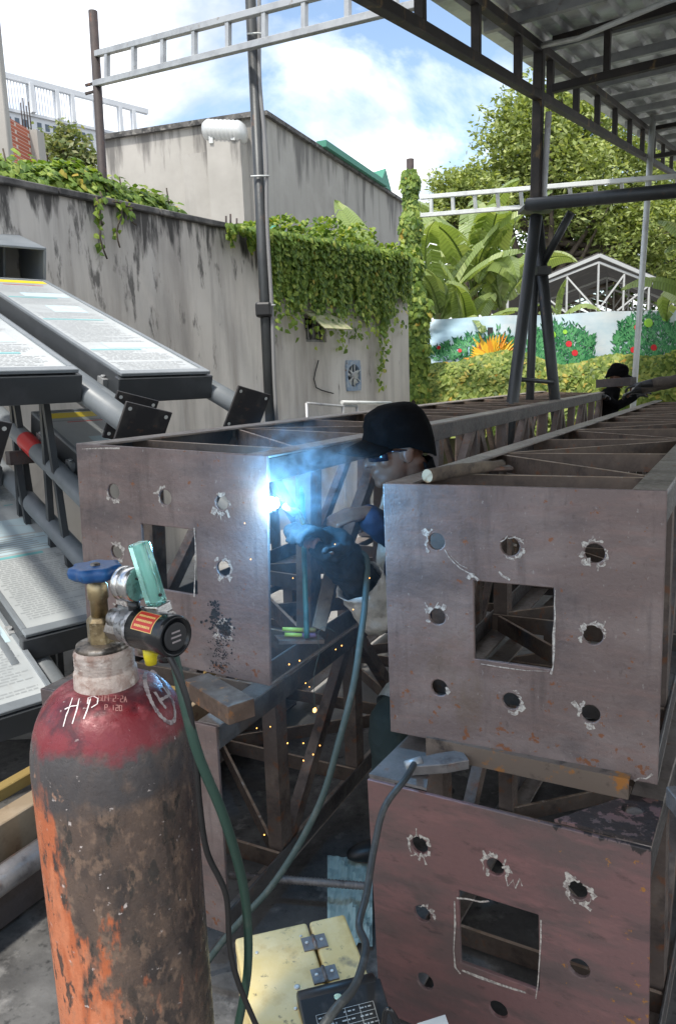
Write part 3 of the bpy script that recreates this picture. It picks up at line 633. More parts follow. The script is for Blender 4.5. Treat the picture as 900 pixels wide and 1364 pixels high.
# ================================================================== BACKGROUND
# grey building behind the wall
BH = 9.2
c0 = atz(350, 148, BH); c1 = atz(536, 268, BH); c2 = atz(136, 181, BH)
uR = Vector((c1.x - c0.x, c1.y - c0.y, 0)); LR = uR.length; uR.normalize(); uL = Vector((c2.x - c0.x, c2.y - c0.y, 0)); LL = uL.length; uL.normalize()
gb = thing('grey_building', 'big plain rendered grey building with a white tank, rising behind the wall', 'building', (c0.x, c0.y, GZ))
def prism(mb, pts, z0, z1):
    n_ = len(pts); vs = [(p[0], p[1], z0) for p in pts] + [(p[0], p[1], z1) for p in pts]
    mb.add(vs, [tuple(range(n_, 2 * n_))] + [(i, (i + 1) % n_, n_ + (i + 1) % n_, n_ + i) for i in range(n_)])
g0 = Vector((c0.x, c0.y, 0))
P = lambda a, b: g0 + uL * a + uR * b
mb = MB(); prism(mb, [P(0, 0), P(LL, 0), P(LL, LR), P(0, LR)][::-1], GZ, BH); objw('wall', mb, M['building'], gb)
mb = MB()
nL = Vector((uL.y, -uL.x, 0)); nL = -nL if nL.y > 0 else nL; nR = Vector((uR.y, -uR.x, 0)); nR = -nR if nR.x < 0 else nR
def onL(px, py): return onplane(px, py, g0, nL)
def onR(px, py): return onplane(px, py, g0, nR)
# pier standing proud on the left face, ending below the roof
pa = onL(286, 185); pb = onL(330, 185); zt = onL(300, 192).z
mb.add([], []); prism(mb, [pa + nL * .0, pb + nL * .0, pb + nL * .55, pa + nL * .55], GZ, zt); objw('pier', mb, M['building'], gb)
mb = MB(); a = onL(246, 185); b = onL(292, 180); prism(mb, [a, b, b + nL * .22, a + nL * .22], GZ, onL(270, 206).z); objw('pilaster', mb, M['building'], gb)
mb = MB(); a = onL(138, 182); mb.beam(P(LL - .0, 0) + nL * .06 + Z * (BH - .07), P(0, 0) + nL * .06 + Z * (BH - .07), .14, .14); objw('parapet_cap', mb, M['coping'], gb)
mb = MB(); mb.beam(P(0, 0) + nR * .06 + Z * (BH - .05), P(0, LR) + nR * .06 + Z * (BH - .05), .14, .12); objw('parapet_cap', mb, M['coping'], gb)
mb = MB(); mb.beam(P(0, LR * .30) + nR * .1 + Z * (BH + .09), P(0, LR * .78) + nR * .1 + Z * (BH + .09), .35, .2); objw('green_roof_edge', mb, mat('green_roofing', (.05, .22, .15), rough=.6), gb)
mb = MB(); p = P(0, LR * .74) + Z * BH; mb.add([p + nR * .15, p + uR * 1.4 + nR * .15, p + uR * .7 + nR * .15 + Z * .75, p + uR * .7 - nR * .9 + Z * .6], [(0, 1, 2), (1, 3, 2), (0, 2, 3)]); objw('roof_gable', mb, bpy.data.materials['green_roofing'], gb)
tk = thing('water_tank', 'white cylindrical water tank perched on the grey building pier', 'tank', pa + nL * .3 + Z * zt)
ca = onL(283, 178) + nL * .35; cb = onL(331, 180) + nL * .35; ax_ = (cb - ca).normalized(); R_ = .31
ca.z = cb.z = zt + R_ * .95
mb = MB(); L_ = (cb - ca).length
prof = [(.05, -.10), (.24, -.05), (R_, .05)]
for k in range(8): prof += [(R_, .05 + (L_ - .1) * (k + .1) / 8), (R_ + .018, .05 + (L_ - .1) * (k + .35) / 8), (R_ + .018, .05 + (L_ - .1) * (k + .65) / 8), (R_, .05 + (L_ - .1) * (k + .9) / 8)]
prof += [(R_, L_ - .05), (.24, L_ + .05), (.05, L_ + .1)]
mb.lathe(prof, 24, ca, (Z, ax_.cross(Z).normalized(), ax_)); objw('barrel', mb, mat('white_metal_tank', (.50, .51, .50), rough=.4, metal=.2), tk)
for f in (.2, .8):
    mb = MB(); mb.box(ca.lerp(cb, f) - Z * R_ * .9, (.12, .5, .25), (ax_, ax_.cross(Z), Z)); objw('cradle', mb, M['galv_light'], tk)
# small ivy-covered roof pieces behind the wall
for (px, py, s, lab) in ((370, 300, 1.0, 'green sheet roof corner poking above the wall by the grey pole'), (418, 312, .55, 'little dark green roof peak just behind the vine curtain')):
    p = aty(px, py, 13); t = MB(); q = lambda a, b, c: p + Vector((a * s, b * s, c * s))
    t.add([q(-.5, 0, -.35), q(.6, .3, -.35), q(.55, 1.2, -.3), q(-.1, .5, .12), q(-.45, .9, -.3)], [(0, 1, 3), (1, 2, 3), (2, 4, 3), (4, 0, 3)])
    for (a, b) in ((-.45, .05), (.5, .3), (.45, 1.1)): t.beam((p.x + a * s, p.y + b * s, GZ), (p.x + a * s, p.y + b * s, p.z - .33 * s), .06, .06, (0, 1, 0))
    tag(obj('green_roof_corner', t, bpy.data.materials['green_roofing']), lab, 'roof')

# far white building with roof pergola
HD = 140.0
h0 = aty(-30, 92, HD); h1 = aty(197, 167, HD * 1.17)
hz = h0.z; hu = Vector((h1.x - h0.x, h1.y - h0.y, 0)); HL = hu.length; hu.normalize(); hn = Vector((hu.y, -hu.x, 0)); hn = -hn if hn.y > 0 else hn
ht = thing('white_hotel', 'long white building with rooftop pergola far beyond the wall', 'building', (h0.x, h0.y, GZ))
HP_ = lambda a, off, z: Vector((h0.x, h0.y, 0)) + hu * a + hn * off + Z * z
zr = hz - 5.8
mb = MB(); mb.add([HP_(-6, 0, GZ), HP_(HL, 0, GZ), HP_(HL, 0, zr), HP_(-6, 0, zr), HP_(-6, -14, GZ), HP_(HL, -14, GZ), HP_(HL, -14, zr), HP_(-6, -14, zr)], [(0, 1, 2, 3), (1, 5, 6, 2), (3, 2, 6, 7), (5, 4, 7, 6), (4, 0, 3, 7)]); objw('wall', mb, M['white_paint'], ht)
mb = MB(); mb.beam(HP_(-6, .2, hz), HP_(HL, .2, hz), .9, .95); objw('pergola_beam', mb, M['white_paint'], ht)
mb = MB(); mb.beam(HP_(-6, .15, zr + .25), HP_(HL, .15, zr + .25), .5, .5); objw('parapet', mb, M['white_paint'], ht)
a = -4.0; k = 0
while a < HL:
    w = 1.1 if k % 3 else 2.0
    mb = MB(); mb.beam(HP_(a, .2, zr + .5), HP_(a, .2, hz - .4), w, .7, hu); objw('pergola_post', mb, M['white_paint'], ht)
    a += 3.0 if k % 3 == 1 else 5.0; k += 1
for (px) in (18, 78, 160):
    pass
for k in range(26):        # fine vertical screen bars of the pergola
    a = 3.5 + k * .55; mb = MB(); mb.beam(HP_(a, -.1, zr + .5), HP_(a, -.1, hz - .4), .12, .12, hu); objw('screen_bar', mb, M['white_paint'], ht)
wmesh = None
for fl in range(4):
    a = .5; j = 0
    while a < HL - .6:
        z1 = zr - .8 - fl * 3.3
        mb = MB(); mb.box((0, 0, 0), (.80, .12, 1.3)); m_ = wmesh or mb.mesh('window'); wmesh = m_
        o = link('window', m_, M['window'], ht); o.matrix_basis = wm(ht).inverted() @ frame_mat(HP_(a, .02, z1 - .65), hu, -hn, Z)
        mb = MB(); mb.box((0, -.05, -.76), (1.0, .3, .12)); sill = obj('sill', mb, M['white_paint'], o)
        a += 1.5 if j % 4 else 2.6; j += 1

# brick house at the left edge
Yb = 14.0
b0, b1 = aty(2, 158, Yb), aty(38, 165, Yb + .9)
bh = thing('brick_house', 'unrendered red brick gable wall with a pale concrete corner', 'house', (b0.x, b0.y, GZ))
ub = Vector((b1.x - b0.x, b1.y - b0.y, 0)).normalized(); nb = Vector((ub.y, -ub.x, 0)); Lb = (b1 - b0).length
mb = MB(); mb.box((b0 + b1) / 2 - Z * ((b0.z - GZ) / 2) - nb * 1.0, (Lb + .0, 2.0, b0.z - GZ), (ub, nb, Z))
inv = wm(bh).inverted()
o = objw('brick_wall', mb, M['brick'], bh)
mb = MB(); mb.box(b1 + ub * .14 - Z * (b1.z - GZ) / 2 - nb * .9 - Z * .05, (.26, 2.1, b1.z - GZ - .1), (ub, nb, Z)); objw('corner_column', mb, M['building'], bh)
for k in range(4):
    mb = MB(); p = b1 + ub * (-.02 + .1 * k) - nb * .1; mb.tube([p - Z * .15, p + Z * random.uniform(.35, .6)], .012, 5); objw('rebar', mb, M['post_dark'], bh)
Yq = 9.0
mb = MB(); a = aty(-6, 60, Yq); b = aty(6, 222, Yq); mb.beam((b.x, b.y, GZ), (a.x, a.y, a.z + .6), .13, .13, (0, 1, 0)); mb.box((b.x + .0, b.y, 1.0), (.26, .26, 2.1))
tag(bevel(obj('peeling_column', mb, M['building']), .01, 1), 'pale peeling column standing beside the red brick house', 'column')

# ------------------------------------------------------------------ trees
def tree(name, label, base, top, blobs, nl, ls, m, seed, group=None):
    random.seed(seed); base = Vector(base); root = thing(name, label, 'tree', base, group=group)
    mb = MB(); h = top - base.z
    c0 = blobs[0][0]; tp = [base, base.lerp(c0, .45) + Vector((.2, 0, 0)), base.lerp(c0, .8), Vector(c0)]
    r0 = .045 * h ** .9
    mb.tube(tp, [r0, r0 * .75, r0 * .5, r0 * .15], 10)
    objw('trunk', mb, M['bark'], root)
    mb = MB(); limbs = []
    for (c, r) in blobs:
        for k in range(4):
            s = tp[1].lerp(tp[2], random.random()); e = Vector(c) + rdir() * r * .7; mid = s.lerp(e, .5) + Z * -.1 * r + rdir() * .15 * r
            mb.tube([s, mid, e], [r0 * .34, r0 * .2, r0 * .05], 6, False)
    objw('limb', mb, M['bark'], root)
    mb = MB(); tot = sum(r ** 2 for _, r in blobs)
    for (c, r) in blobs:
        ncl = max(10, int(nl * r * r / tot / 26))
        for k in range(ncl):
            d = rdir(); q = Vector(c) + d * r * (random.random() ** .45) * (1 + .22 * noise.noise(d * 2.3 + Vector(c)))
            cs = r * random.uniform(.06, .13) + .07
            for j in range(26):
                diamond(mb, q + Vector((random.gauss(0, cs), random.gauss(0, cs), random.gauss(0, cs * .6))), ls * random.uniform(.6, 1.3))
    stuff(objw('crown', mb, m, root)); return root
def bl(lst, Y): return [(aty(x, y, Y + dy), r * Y / 985) for x, y, dy, r in lst]
Y = 24.0
tree('shade_tree', 'tall spreading green tree rising behind the canopy post and banana plants', (6.3, 24.5, GZ), 10,
     bl([(735, 215, 0, 75), (690, 195, 0, 55), (720, 145, 0, 45), (800, 190, 1, 60), (775, 265, 0, 60), (845, 260, 1, 60), (690, 260, 0, 45), (655, 250, 0, 30), (880, 210, 2, 50), (835, 320, 0, 55), (890, 310, 0, 50), (770, 140, 1, 40)], Y), 46000, .165, M['leaf_tree'], 21)
tree('low_tree', 'loose pale green tree crown left of the tall tree above the banana leaves', (3.4, 21, GZ), 8,
     bl([(605, 262, 0, 34), (640, 280, 0, 36), (590, 290, 0, 24), (625, 240, 0, 20)], 20.0), 9000, .14, M['leaf_tree'], 5)
tree('back_tree', 'dark broad tree filling the gap behind the shed roof', (13, 30, GZ), 8,
     bl([(800, 330, 0, 70), (880, 360, 0, 80), (700, 340, 0, 70), (940, 300, 0, 80), (620, 350, 0, 50)], 30.0), 15000, .26, M['leaf_dark'], 9)
tree('young_tree', 'thin young tree with olive leaves growing before the white hotel', (-7.4, 17.5, GZ), 7,
     bl([(90, 205, 0, 30), (72, 195, 0, 20), (110, 222, 0, 22), (88, 178, 0, 14), (60, 222, 0, 16), (120, 210, 0, 12)], 17.0), 1900, .14, leafmat('olive_leaves', [(0, (.09, .13, .045)), (.6, (.18, .22, .09)), (1, (.30, .30, .16))]), 13)

# ------------------------------------------------------------------ banana plants
def banana_leaf(L, wid, droop, seed):
    rnd = random.Random(seed); mb = MB(); N = 18; pts = []; ang = 0
    p = Vector((0, 0, 0)); a = rnd.uniform(1.15, 1.4)
    for i in range(N + 1):
        pts.append(p.copy()); a -= droop / N * (0.5 + 1.3 * i / N); p = p + Vector((math.cos(a), 0, math.sin(a))) * L / N
    stalk = 2
    for sgn in (-1, 1):
        i = stalk
        while i < N:
            run = rnd.choice((1, 1, 2, 2, 3, 5)); j = min(N, i + run)
            tilt = rnd.uniform(-.05, .35); vs = []; fs = []
            for k in range(i, j + 1):
                f = (k - stalk) / (N - stalk); w = wid * (math.sin(math.pi * min(1, f ** .75 * .97 + .03)) ** .6) * (.5 if k == N else 1)
                c = pts[k]; 
                inset = .012 * L / N * (1 if k == i and i > stalk else -1 if k == j and j < N else 0) * rnd.uniform(2, 12)
                dirv = (pts[min(k + 1, N)] - pts[max(k - 1, 0)]).normalized()
                out = Vector((0, sgn, 0)) * .93 + Z * (.30 - tilt)
                vs += [c, c + out * w * .5 + dirv * inset * .5 + Z * .02, c + Vector((0, sgn * w * .96, .30 * w * .5 - (.38 + tilt) * w * .55)) + dirv * inset]
            for k in range(j - i): b = 3 * k; fs += [(b, b + 1, b + 4, b + 3), (b + 1, b + 2, b + 5, b + 4)]
            if sgn > 0: fs = [tuple(reversed(f)) for f in fs]
            mb.add(vs, fs); i = j
    blade = mb
    rib = MB(); rib.tube(pts, [L * .013 * (1 - .85 * i / N) for i in range(N + 1)], 6)
    return blade, rib, pts
LEAFMESH = []
def banana(label, x, y, h, nleaf, L, seed, dirs=None):
    rnd = random.Random(seed); root = thing('banana_plant', label, 'banana plant', (x, y, GZ), group='banana plants behind the hedge')
    mb = MB(); mb.tube([(0, 0, 0), (.03, 0, h * .5), (0, .02, h)], [.17, .13, .08], 12); obj('pseudostem', mb, M['stem'], root)
    for k in range(nleaf):
        th = dirs[k] if dirs else 2 * math.pi * k / nleaf + rnd.uniform(-.35, .35)
        if len(LEAFMESH) < 14 or False:
            bl_, rb_, _ = banana_leaf(1.0, .125 + .03 * rnd.random(), rnd.uniform(.7, 2.2), seed * 31 + k); 
            LEAFMESH.append((bl_.mesh('leaf_blade'), rb_.mesh('midrib')))
        bm_, rm_ = LEAFMESH[(k + seed * 5) % len(LEAFMESH)] if len(LEAFMESH) >= 14 else LEAFMESH[-1]
        o = link('leaf', bm_, M['leaf_banana'], root); s = L * rnd.uniform(.75, 1.12)
        o.matrix_basis = Matrix.Translation((0, 0, h * (.86 + .14 * rnd.random()))) @ Matrix.Rotation(th, 4, 'Z') @ Matrix.Rotation(rnd.uniform(-.55, .25), 4, 'Y') @ Matrix.Rotation(rnd.uniform(-.5, .5), 4, 'X') @ Matrix.Scale(s, 4)
        link('midrib', rm_, M['leaf_banana'], o)
    mb = MB()
    for k in range(5):
        th = rnd.uniform(0, 6.28); mb.tube([(0.05 * math.cos(th), .05 * math.sin(th), h * .9), (.3 * math.cos(th), .3 * math.sin(th), h * .82), (.38 * math.cos(th), .38 * math.sin(th), h * .4)], [.04, .06, .02], 5)
    obj('dry_leaf', mb, M['leaf_dry'], root)
for (px, Yb_, h, n_, L, sd, lab) in ((505, 14.6, 3.5, 6, 1.7, 1, 'banana plant peeking over the wall beside the vine-wrapped pole'),
        (585, 14.5, 2.9, 9, 2.3, 2, 'banana plant with ragged drooping leaves just right of the vine-wrapped pole'),
        (630, 15.2, 3.6, 10, 2.5, 3, 'tallest banana plant with upright leaves behind the pale yard truss'),
        (668, 15.8, 3.2, 9, 2.3, 4, 'banana plant spreading its leaves just left of the splayed canopy legs'),
        (742, 17.2, 2.9, 5, 1.2, 5, 'banana plant half hidden behind the canopy brace left of the shed roof'),
        (608, 14.2, 2.0, 8, 2.0, 6, 'low banana plant drooping onto the top of the printed banner'),
        (950, 10.6, 2.5, 7, 1.9, 7, 'banana plant with broad leaves hanging over the banner beside the thin pole')):
    p = aty(px, 500, Yb_); dirs = [2.6, 3.5, 3.1, 2.2, 4.0, 1.5, 4.6] if sd == 7 else None
    banana(lab, p.x, p.y, h, n_, L, sd, dirs)

# ------------------------------------------------------------------ open shed with gable roof
Ys = 18.5
ap = aty(797, 339, Ys); eL = aty(628, 410, Ys + 1.0); eR = aty(905, 385, Ys + .4)
sh = thing('open_shed', 'open shed with dark gable roof on white trusses behind the banner', 'shed', (ap.x, ap.y, GZ))
back = Vector((3.0, 7.0, 0))
M['shed_roof'] = mat('dark_shed_roof', (.055, .052, .05), [((.12, .11, .10), 3, .5, .7)], rough=.7)
M['white_steel'] = mat('white_steel', (.45, .46, .45), rough=.5)
for (e, nm) in ((eL, 'roof_slope'), (eR + (eR - ap) * .25, 'roof_slope')):
    mb = MB(); d = Vector((e - ap)); nn = d.cross(back).normalized(); nn = nn if nn.z > 0 else -nn
    mb.add([ap, e, e + back, ap + back] + [p + nn * .05 for p in (ap, e, e + back, ap + back)], [(0, 1, 2, 3), (7, 6, 5, 4), (0, 4, 5, 1), (1, 5, 6, 2), (2, 6, 7, 3)]); objw(nm, mb, M['shed_roof'], sh)
    mb = MB(); mb.beam(ap - Z * .03 + Vector((0, -.05, 0)), e - Z * .03 + Vector((0, -.05, 0)) if e is not eL else ap.lerp(eL, .70) - Z * .03 + Vector((0, -.05, 0)), .05, .08); objw('barge_board', mb, M['white_steel'], sh)
def wtruss(o, lw):
    z0 = aty(790, 418, Ys).z
    A = ap + o - Z * .18; zb = aty(790, 416, Ys).z
    Lc = ap.lerp(eL, .72) + o; Rc = ap + (eR - ap) * .95 + o
    for a, b in ((A, Vector((Lc.x, Lc.y, Lc.z - .12))), (A, Vector((Rc.x, Rc.y, Rc.z - .12))), (Vector((Lc.x, Lc.y, zb)), Vector((Rc.x, Rc.y, zb)))):
        mb = MB(); mb.beam(a, b, lw, lw); objw('truss_chord', mb, M['white_steel'], sh)
    for f in (.33, .66, .99):
        for e in (eL, eR):
            q = ap.lerp(e, f * .72 if e is eL else f * .93) + o; mb = MB(); mb.beam(Vector((q.x, q.y, zb + lw / 2)), Vector((q.x, q.y, q.z - .2)), lw * .8, lw * .8, (0, 1, 0)); objw('truss_web', mb, M['white_steel'], sh)
            if f < .9:
                q0 = ap.lerp(e, (f - .33) * .72) + o; mb = MB(); mb.beam(Vector((q0.x, q0.y, zb + lw / 2)), Vector((q.x, q.y, q.z - .22)), lw * .7, lw * .7, (0, 1, 0)); objw('truss_web', mb, M['white_steel'], sh)
    mb = MB(); mb.beam(Vector((A.x, A.y, zb + lw / 2)), A, lw * .8, lw * .8, (0, 1, 0)); objw('king_post', mb, M['white_steel'], sh)
wtruss(Vector((0, -.0, 0)), .05); wtruss(back * .45, .045); wtruss(back * .95, .045)
for e in (ap.lerp(eL, .72), eR):
    for f in (0, .95):
        q = e + back * f; mb = MB(); mb.beam((q.x, q.y, GZ), (q.x, q.y, q.z - .15), .12, .12, (0, 1, 0)); objw('shed_post', mb, M['white_steel'], sh)

# ------------------------------------------------------------------ printed banner
Y0, Y1 = 13.2, 13.2
def ban(px, py, off=0.0):
    x0 = aty(568, 424, 13.4); x1 = aty(905, 412, 13.4 - 1.2); u = (x1 - x0); nn = Vector((u.y, -u.x, 0)).normalized(); nn = -nn if nn.y > 0 else nn
    return onplane(px, py, x0 + nn * off, nn)
def ripple(px, py): return .035 * math.sin(px * .055 + py * .02) + .02 * math.sin(px * .13 - py * .06) + (.05 * math.sin((px + 2 * py) * .11) * max(0, 1 - (px - 568) / 70))
mb = MB(); nx, ny = 90, 10; vs = []
for j in range(ny + 1):
    for i in range(nx + 1):
        px = 566 + (912 - 566) * i / nx; yt = 425 - 13 * (px - 568) / 332 + 1.0 * math.sin(px * .045); yb = 500
        py = yt + (yb - yt) * j / ny; vs.append(ban(px, py, ripple(px, py)))
mb.sm = True; mb.add(vs, [(j * (nx + 1) + i, j * (nx + 1) + i + 1, (j + 1) * (nx + 1) + i + 1, (j + 1) * (nx + 1) + i) for j in range(ny) for i in range(nx)])
M['banner'] = mat('banner_sky_print', (.40, .58, .68), [((.72, .78, .80), .55, .40, .60, (1, 1, 2.0)), ((.40, .60, .68), 1.0, .55, .75, (.6, 1, 2.5))], rough=.45)
bn = thing('printed_banner', 'long printed vinyl banner with sky, green bushes and a yellow plant above the hedge', 'banner', ban(730, 500))
objw('banner_sheet', mb, M['banner'], bn)
random.seed(31)
def patch(mb, poly, off):  # flat printed area following the ripple
    mb.add([ban(x, y, ripple(x, y) + off) for x, y in poly], [tuple(range(len(poly)))])
pm = {k: mat('ink_' + k, c, rough=.45) for k, c in dict(leaf_green=(.03, .19, .07), leaf_light=(.09, .32, .12), leaf_deep=(.010, .085, .035), berry=(.60, .02, .03), fruit=(.30, .62, .05), petal=(.80, .48, .03), petal_dark=(.70, .28, .02), soil=(.42, .12, .03), trunk=(.03, .03, .03)).items()}
for bi, (x0, x1, yt, yb, dens) in enumerate(((575, 640, 440, 482, 520), (640, 690, 438, 480, 260), (700, 790, 427, 490, 1300), (818, 908, 412, 488, 1500))):
    for kind, cnt in (('leaf_deep', .35), ('leaf_green', .45), ('leaf_light', .25)):
        mb = MB()
        for k in range(int(dens * cnt)):
            x = random.uniform(x0, x1); y = yt + (yb - yt) * random.random() ** .8; e = abs((x - (x0 + x1) / 2) / ((x1 - x0) / 2))
            top_ = yt + (yb - yt) * (.35 * e ** 2 + .10 * (1 + math.sin(x * .5)))
            if bi == 0: top_ = 468 - (x - 575) * .35 + 4 * math.sin(x * .4)
            if y < top_: y = top_ + random.random() * 12
            a = random.uniform(-2.6, -.5); l = random.uniform(5, 10); w = 1.2
            dx_, dy_ = math.cos(a), math.sin(a)
            patch(mb, [(x, y), (x + dx_ * l * .5 - dy_ * w, y + dy_ * l * .5 + dx_ * w), (x + dx_ * l, y + dy_ * l), (x + dx_ * l * .5 + dy_ * w, y + dy_ * l * .5 - dx_ * w)], {'leaf_deep': .006, 'leaf_green': .010, 'leaf_light': .014}[kind])
        stuff(objw('printed_foliage', mb, pm[kind], bn))
def disc(x, y, r, m, off, nm):
    mb = MB(); patch(mb, [(x + r * math.cos(t), y + r * math.sin(t)) for t in np.linspace(0, 2 * math.pi, 13)[:-1]], off); objw(nm, mb, m, bn)
for (x, y) in ((757, 458), (848, 436), (870, 463), (843, 466), (765, 470), (893, 475), (612, 467), (584, 463), (640, 478)): disc(x, y, 4.2 if x > 700 else 2.6, pm['berry'], .018, 'printed_berry')
for (x, y, r) in ((863, 430, 6), (735, 446, 5), (885, 424, 4), (752, 442, 3)): disc(x, y, r, pm['fruit'], .018, 'printed_fruit')
mb = MB(); patch(mb, [(630, 482), (640, 452), (664, 448), (680, 456), (690, 482)], .012); objw('printed_soil', mb, pm['soil'], bn)
mb = MB(); patch(mb, [(649, 436), (656, 436), (657, 470), (648, 470)], .016); objw('printed_trunk', mb, pm['trunk'], bn)
for k in range(26):
    a = math.radians(-172 + 164 * ((k * 7) % 26) / 25); l = random.uniform(30, 46); cx_, cy_ = 654, 482; w = 3.8
    dx_, dy_ = math.cos(a), math.sin(a) * .95; mb = MB()
    patch(mb, [(cx_, cy_), (cx_ + dx_ * l * .5 - dy_ * w, cy_ + dy_ * l * .5 + dx_ * w), (cx_ + dx_ * l, cy_ + dy_ * l), (cx_ + dx_ * l * .5 + dy_ * w, cy_ + dy_ * l * .5 - dx_ * w)], .020 + .0006 * k)
    objw('printed_petal', mb, pm['petal'] if k % 3 else pm['petal_dark'], bn)

# ------------------------------------------------------------------ vine hedge below the banner
random.seed(17); sm_ = []
hx0 = aty(556, 520, 12.7); hx1 = aty(935, 500, 11.2); hu_ = (hx1 - hx0); hu_.z = 0; HLn = hu_.length; hu_.normalize(); hn_ = Vector((hu_.y, -hu_.x, 0)); hn_ = -hn_ if hn_.y > 0 else hn_
for k in range(13000):
    s = random.uniform(0, HLn); top_ = 1.90 + .10 * math.sin(s * 1.7) + .07 * math.sin(s * 4.3 + 1) - .22 * max(0, 1 - s / 1.0)
    z = top_ * (1 - .62 * random.random() ** 1.3); bulge = .32 * math.sqrt(max(0, 1 - ((z - 1.0) / (top_ - .95)) ** 2)) if z > 1 else .32
    off = bulge * (.75 + .35 * random.random()) + .09 * noise.noise(Vector((s * 2.2, z * 2.2, 0)))
    sm_.append((Vector((hx0.x, hx0.y, 0)) + hu_ * s + hn_ * off + Z * z, hn_ * .9 + Z * (.35 + .4 * (z > top_ - .2)) + rdir() * .5))
hd = vine_thing('vine_hedge', 'vine covered hedge with yellowing leaves running below the printed banner', sm_, .125, M['leaf_yellow'], cat='hedge')
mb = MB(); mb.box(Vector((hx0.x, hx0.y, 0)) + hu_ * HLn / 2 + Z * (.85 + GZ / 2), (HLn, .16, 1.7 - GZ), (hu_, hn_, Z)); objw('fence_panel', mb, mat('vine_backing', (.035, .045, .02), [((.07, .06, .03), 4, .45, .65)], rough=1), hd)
for k in range(7):
    s = HLn * (k + .5) / 7; p = Vector((hx0.x, hx0.y, 0)) + hu_ * s + hn_ * .12; mb = MB(); mb.tube([(p.x, p.y, GZ), (p.x + .05, p.y, .9), (p.x, p.y, 1.7)], [.06, .05, .03], 7); objw('stem', mb, M['bark'], hd)

# ================================================================== STEEL BOX TRUSSES
def qframe(x, y, z, az, pi_, ro, h):
    az, pi_, ro = map(math.radians, (az, pi_, ro))
    u = Vector((math.sin(az) * math.cos(pi_), math.cos(az) * math.cos(pi_), math.sin(pi_))); v = Vector((math.cos(az), -math.sin(az), 0)); w = v.cross(u)
    v2 = v * math.cos(ro) + w * math.sin(ro); w2 = w * math.cos(ro) - v * math.sin(ro)
    return frame_mat(Vector((x, y, z)) - w2 * h, v2, u, w2)
def plate_mesh(W, h, th, holes, sq):
    bm = bmesh.new(); edges = []
    def loop(pts):
        vs = [bm.verts.new((p[0], 0, p[1])) for p in pts]
        for i in range(len(vs)): edges.append(bm.edges.new((vs[i], vs[(i + 1) % len(vs)])))
    loop([(0, 0), (W, 0), (W, h), (0, h)])
    for (cx_, cy_, r) in holes: loop([(cx_ * W + r * math.cos(t), cy_ * h + r * math.sin(t)) for t in np.linspace(0, 2 * math.pi, 19)[:-1]])
    if sq: a, b, c, d = sq; loop([(a * W, c * h), (b * W, c * h), (b * W, d * h), (a * W, d * h)])
    bmesh.ops.triangle_fill(bm, use_beauty=True, edges=edges, normal=(0, -1, 0))
    bmesh.ops.dissolve_limit(bm, angle_limit=.01, verts=bm.verts, edges=bm.edges) if False else None
    for f in bm.faces:
        f.normal_update()
        if f.normal.y > 0: f.normal_flip()
    r_ = bmesh.ops.extrude_face_region(bm, geom=bm.faces[:])
    newv = [e for e in r_['geom'] if isinstance(e, bmesh.types.BMVert)]
    bmesh.ops.translate(bm, verts=newv, vec=(0, th, 0))
    bmesh.ops.recalc_face_normals(bm, faces=bm.faces)
    m = bpy.data.meshes.new('end_plate'); bm.to_mesh(m); bm.free(); return m
def chalk_ring(parent, cx_, cz_, r, W, h, seed, amount=1.0):
    rnd = random.Random(seed); mb = MB(); n_ = Vector((0, -1, 0)); y = -.0008
    P_ = lambda t, k: Vector((cx_ * W + r * k * math.cos(t), y - .0002 * len(mb.v) / 400, cz_ * h + r * k * math.sin(t)))
    a = rnd.uniform(0, 6.28); end = a + 6.28 * amount
    while a < end:
        da = rnd.uniform(.25, .9)
        if rnd.random() < .74:
            k0 = rnd.uniform(1.06, 1.42); mb.ribbon([P_(a + da * f, k0 + .10 * math.sin(5 * f + a) + rnd.uniform(-.04, .05)) for f in np.linspace(0, 1, 6)], n_, r * rnd.choice((.10, .18, .28, .46)), .7)
        if rnd.random() < .42:
            t = a + rnd.uniform(0, da); dt = rnd.uniform(-.3, .3); k1 = rnd.uniform(1.3, 2.2)
            mb.ribbon([P_(t, 1.1), P_(t + dt * .5, (1.1 + k1) / 2), P_(t + dt, k1)], n_, r * rnd.choice((.10, .2, .35, .6)), .7)
        a += da * rnd.uniform(.7, 1.0)
    obj('chalk_mark', mb, M['chalk'], parent)
HOLES = [(a, b) for b in (.785, .50, .215) for a in (.21, .495, .78) if not (a == .495 and b == .50)]
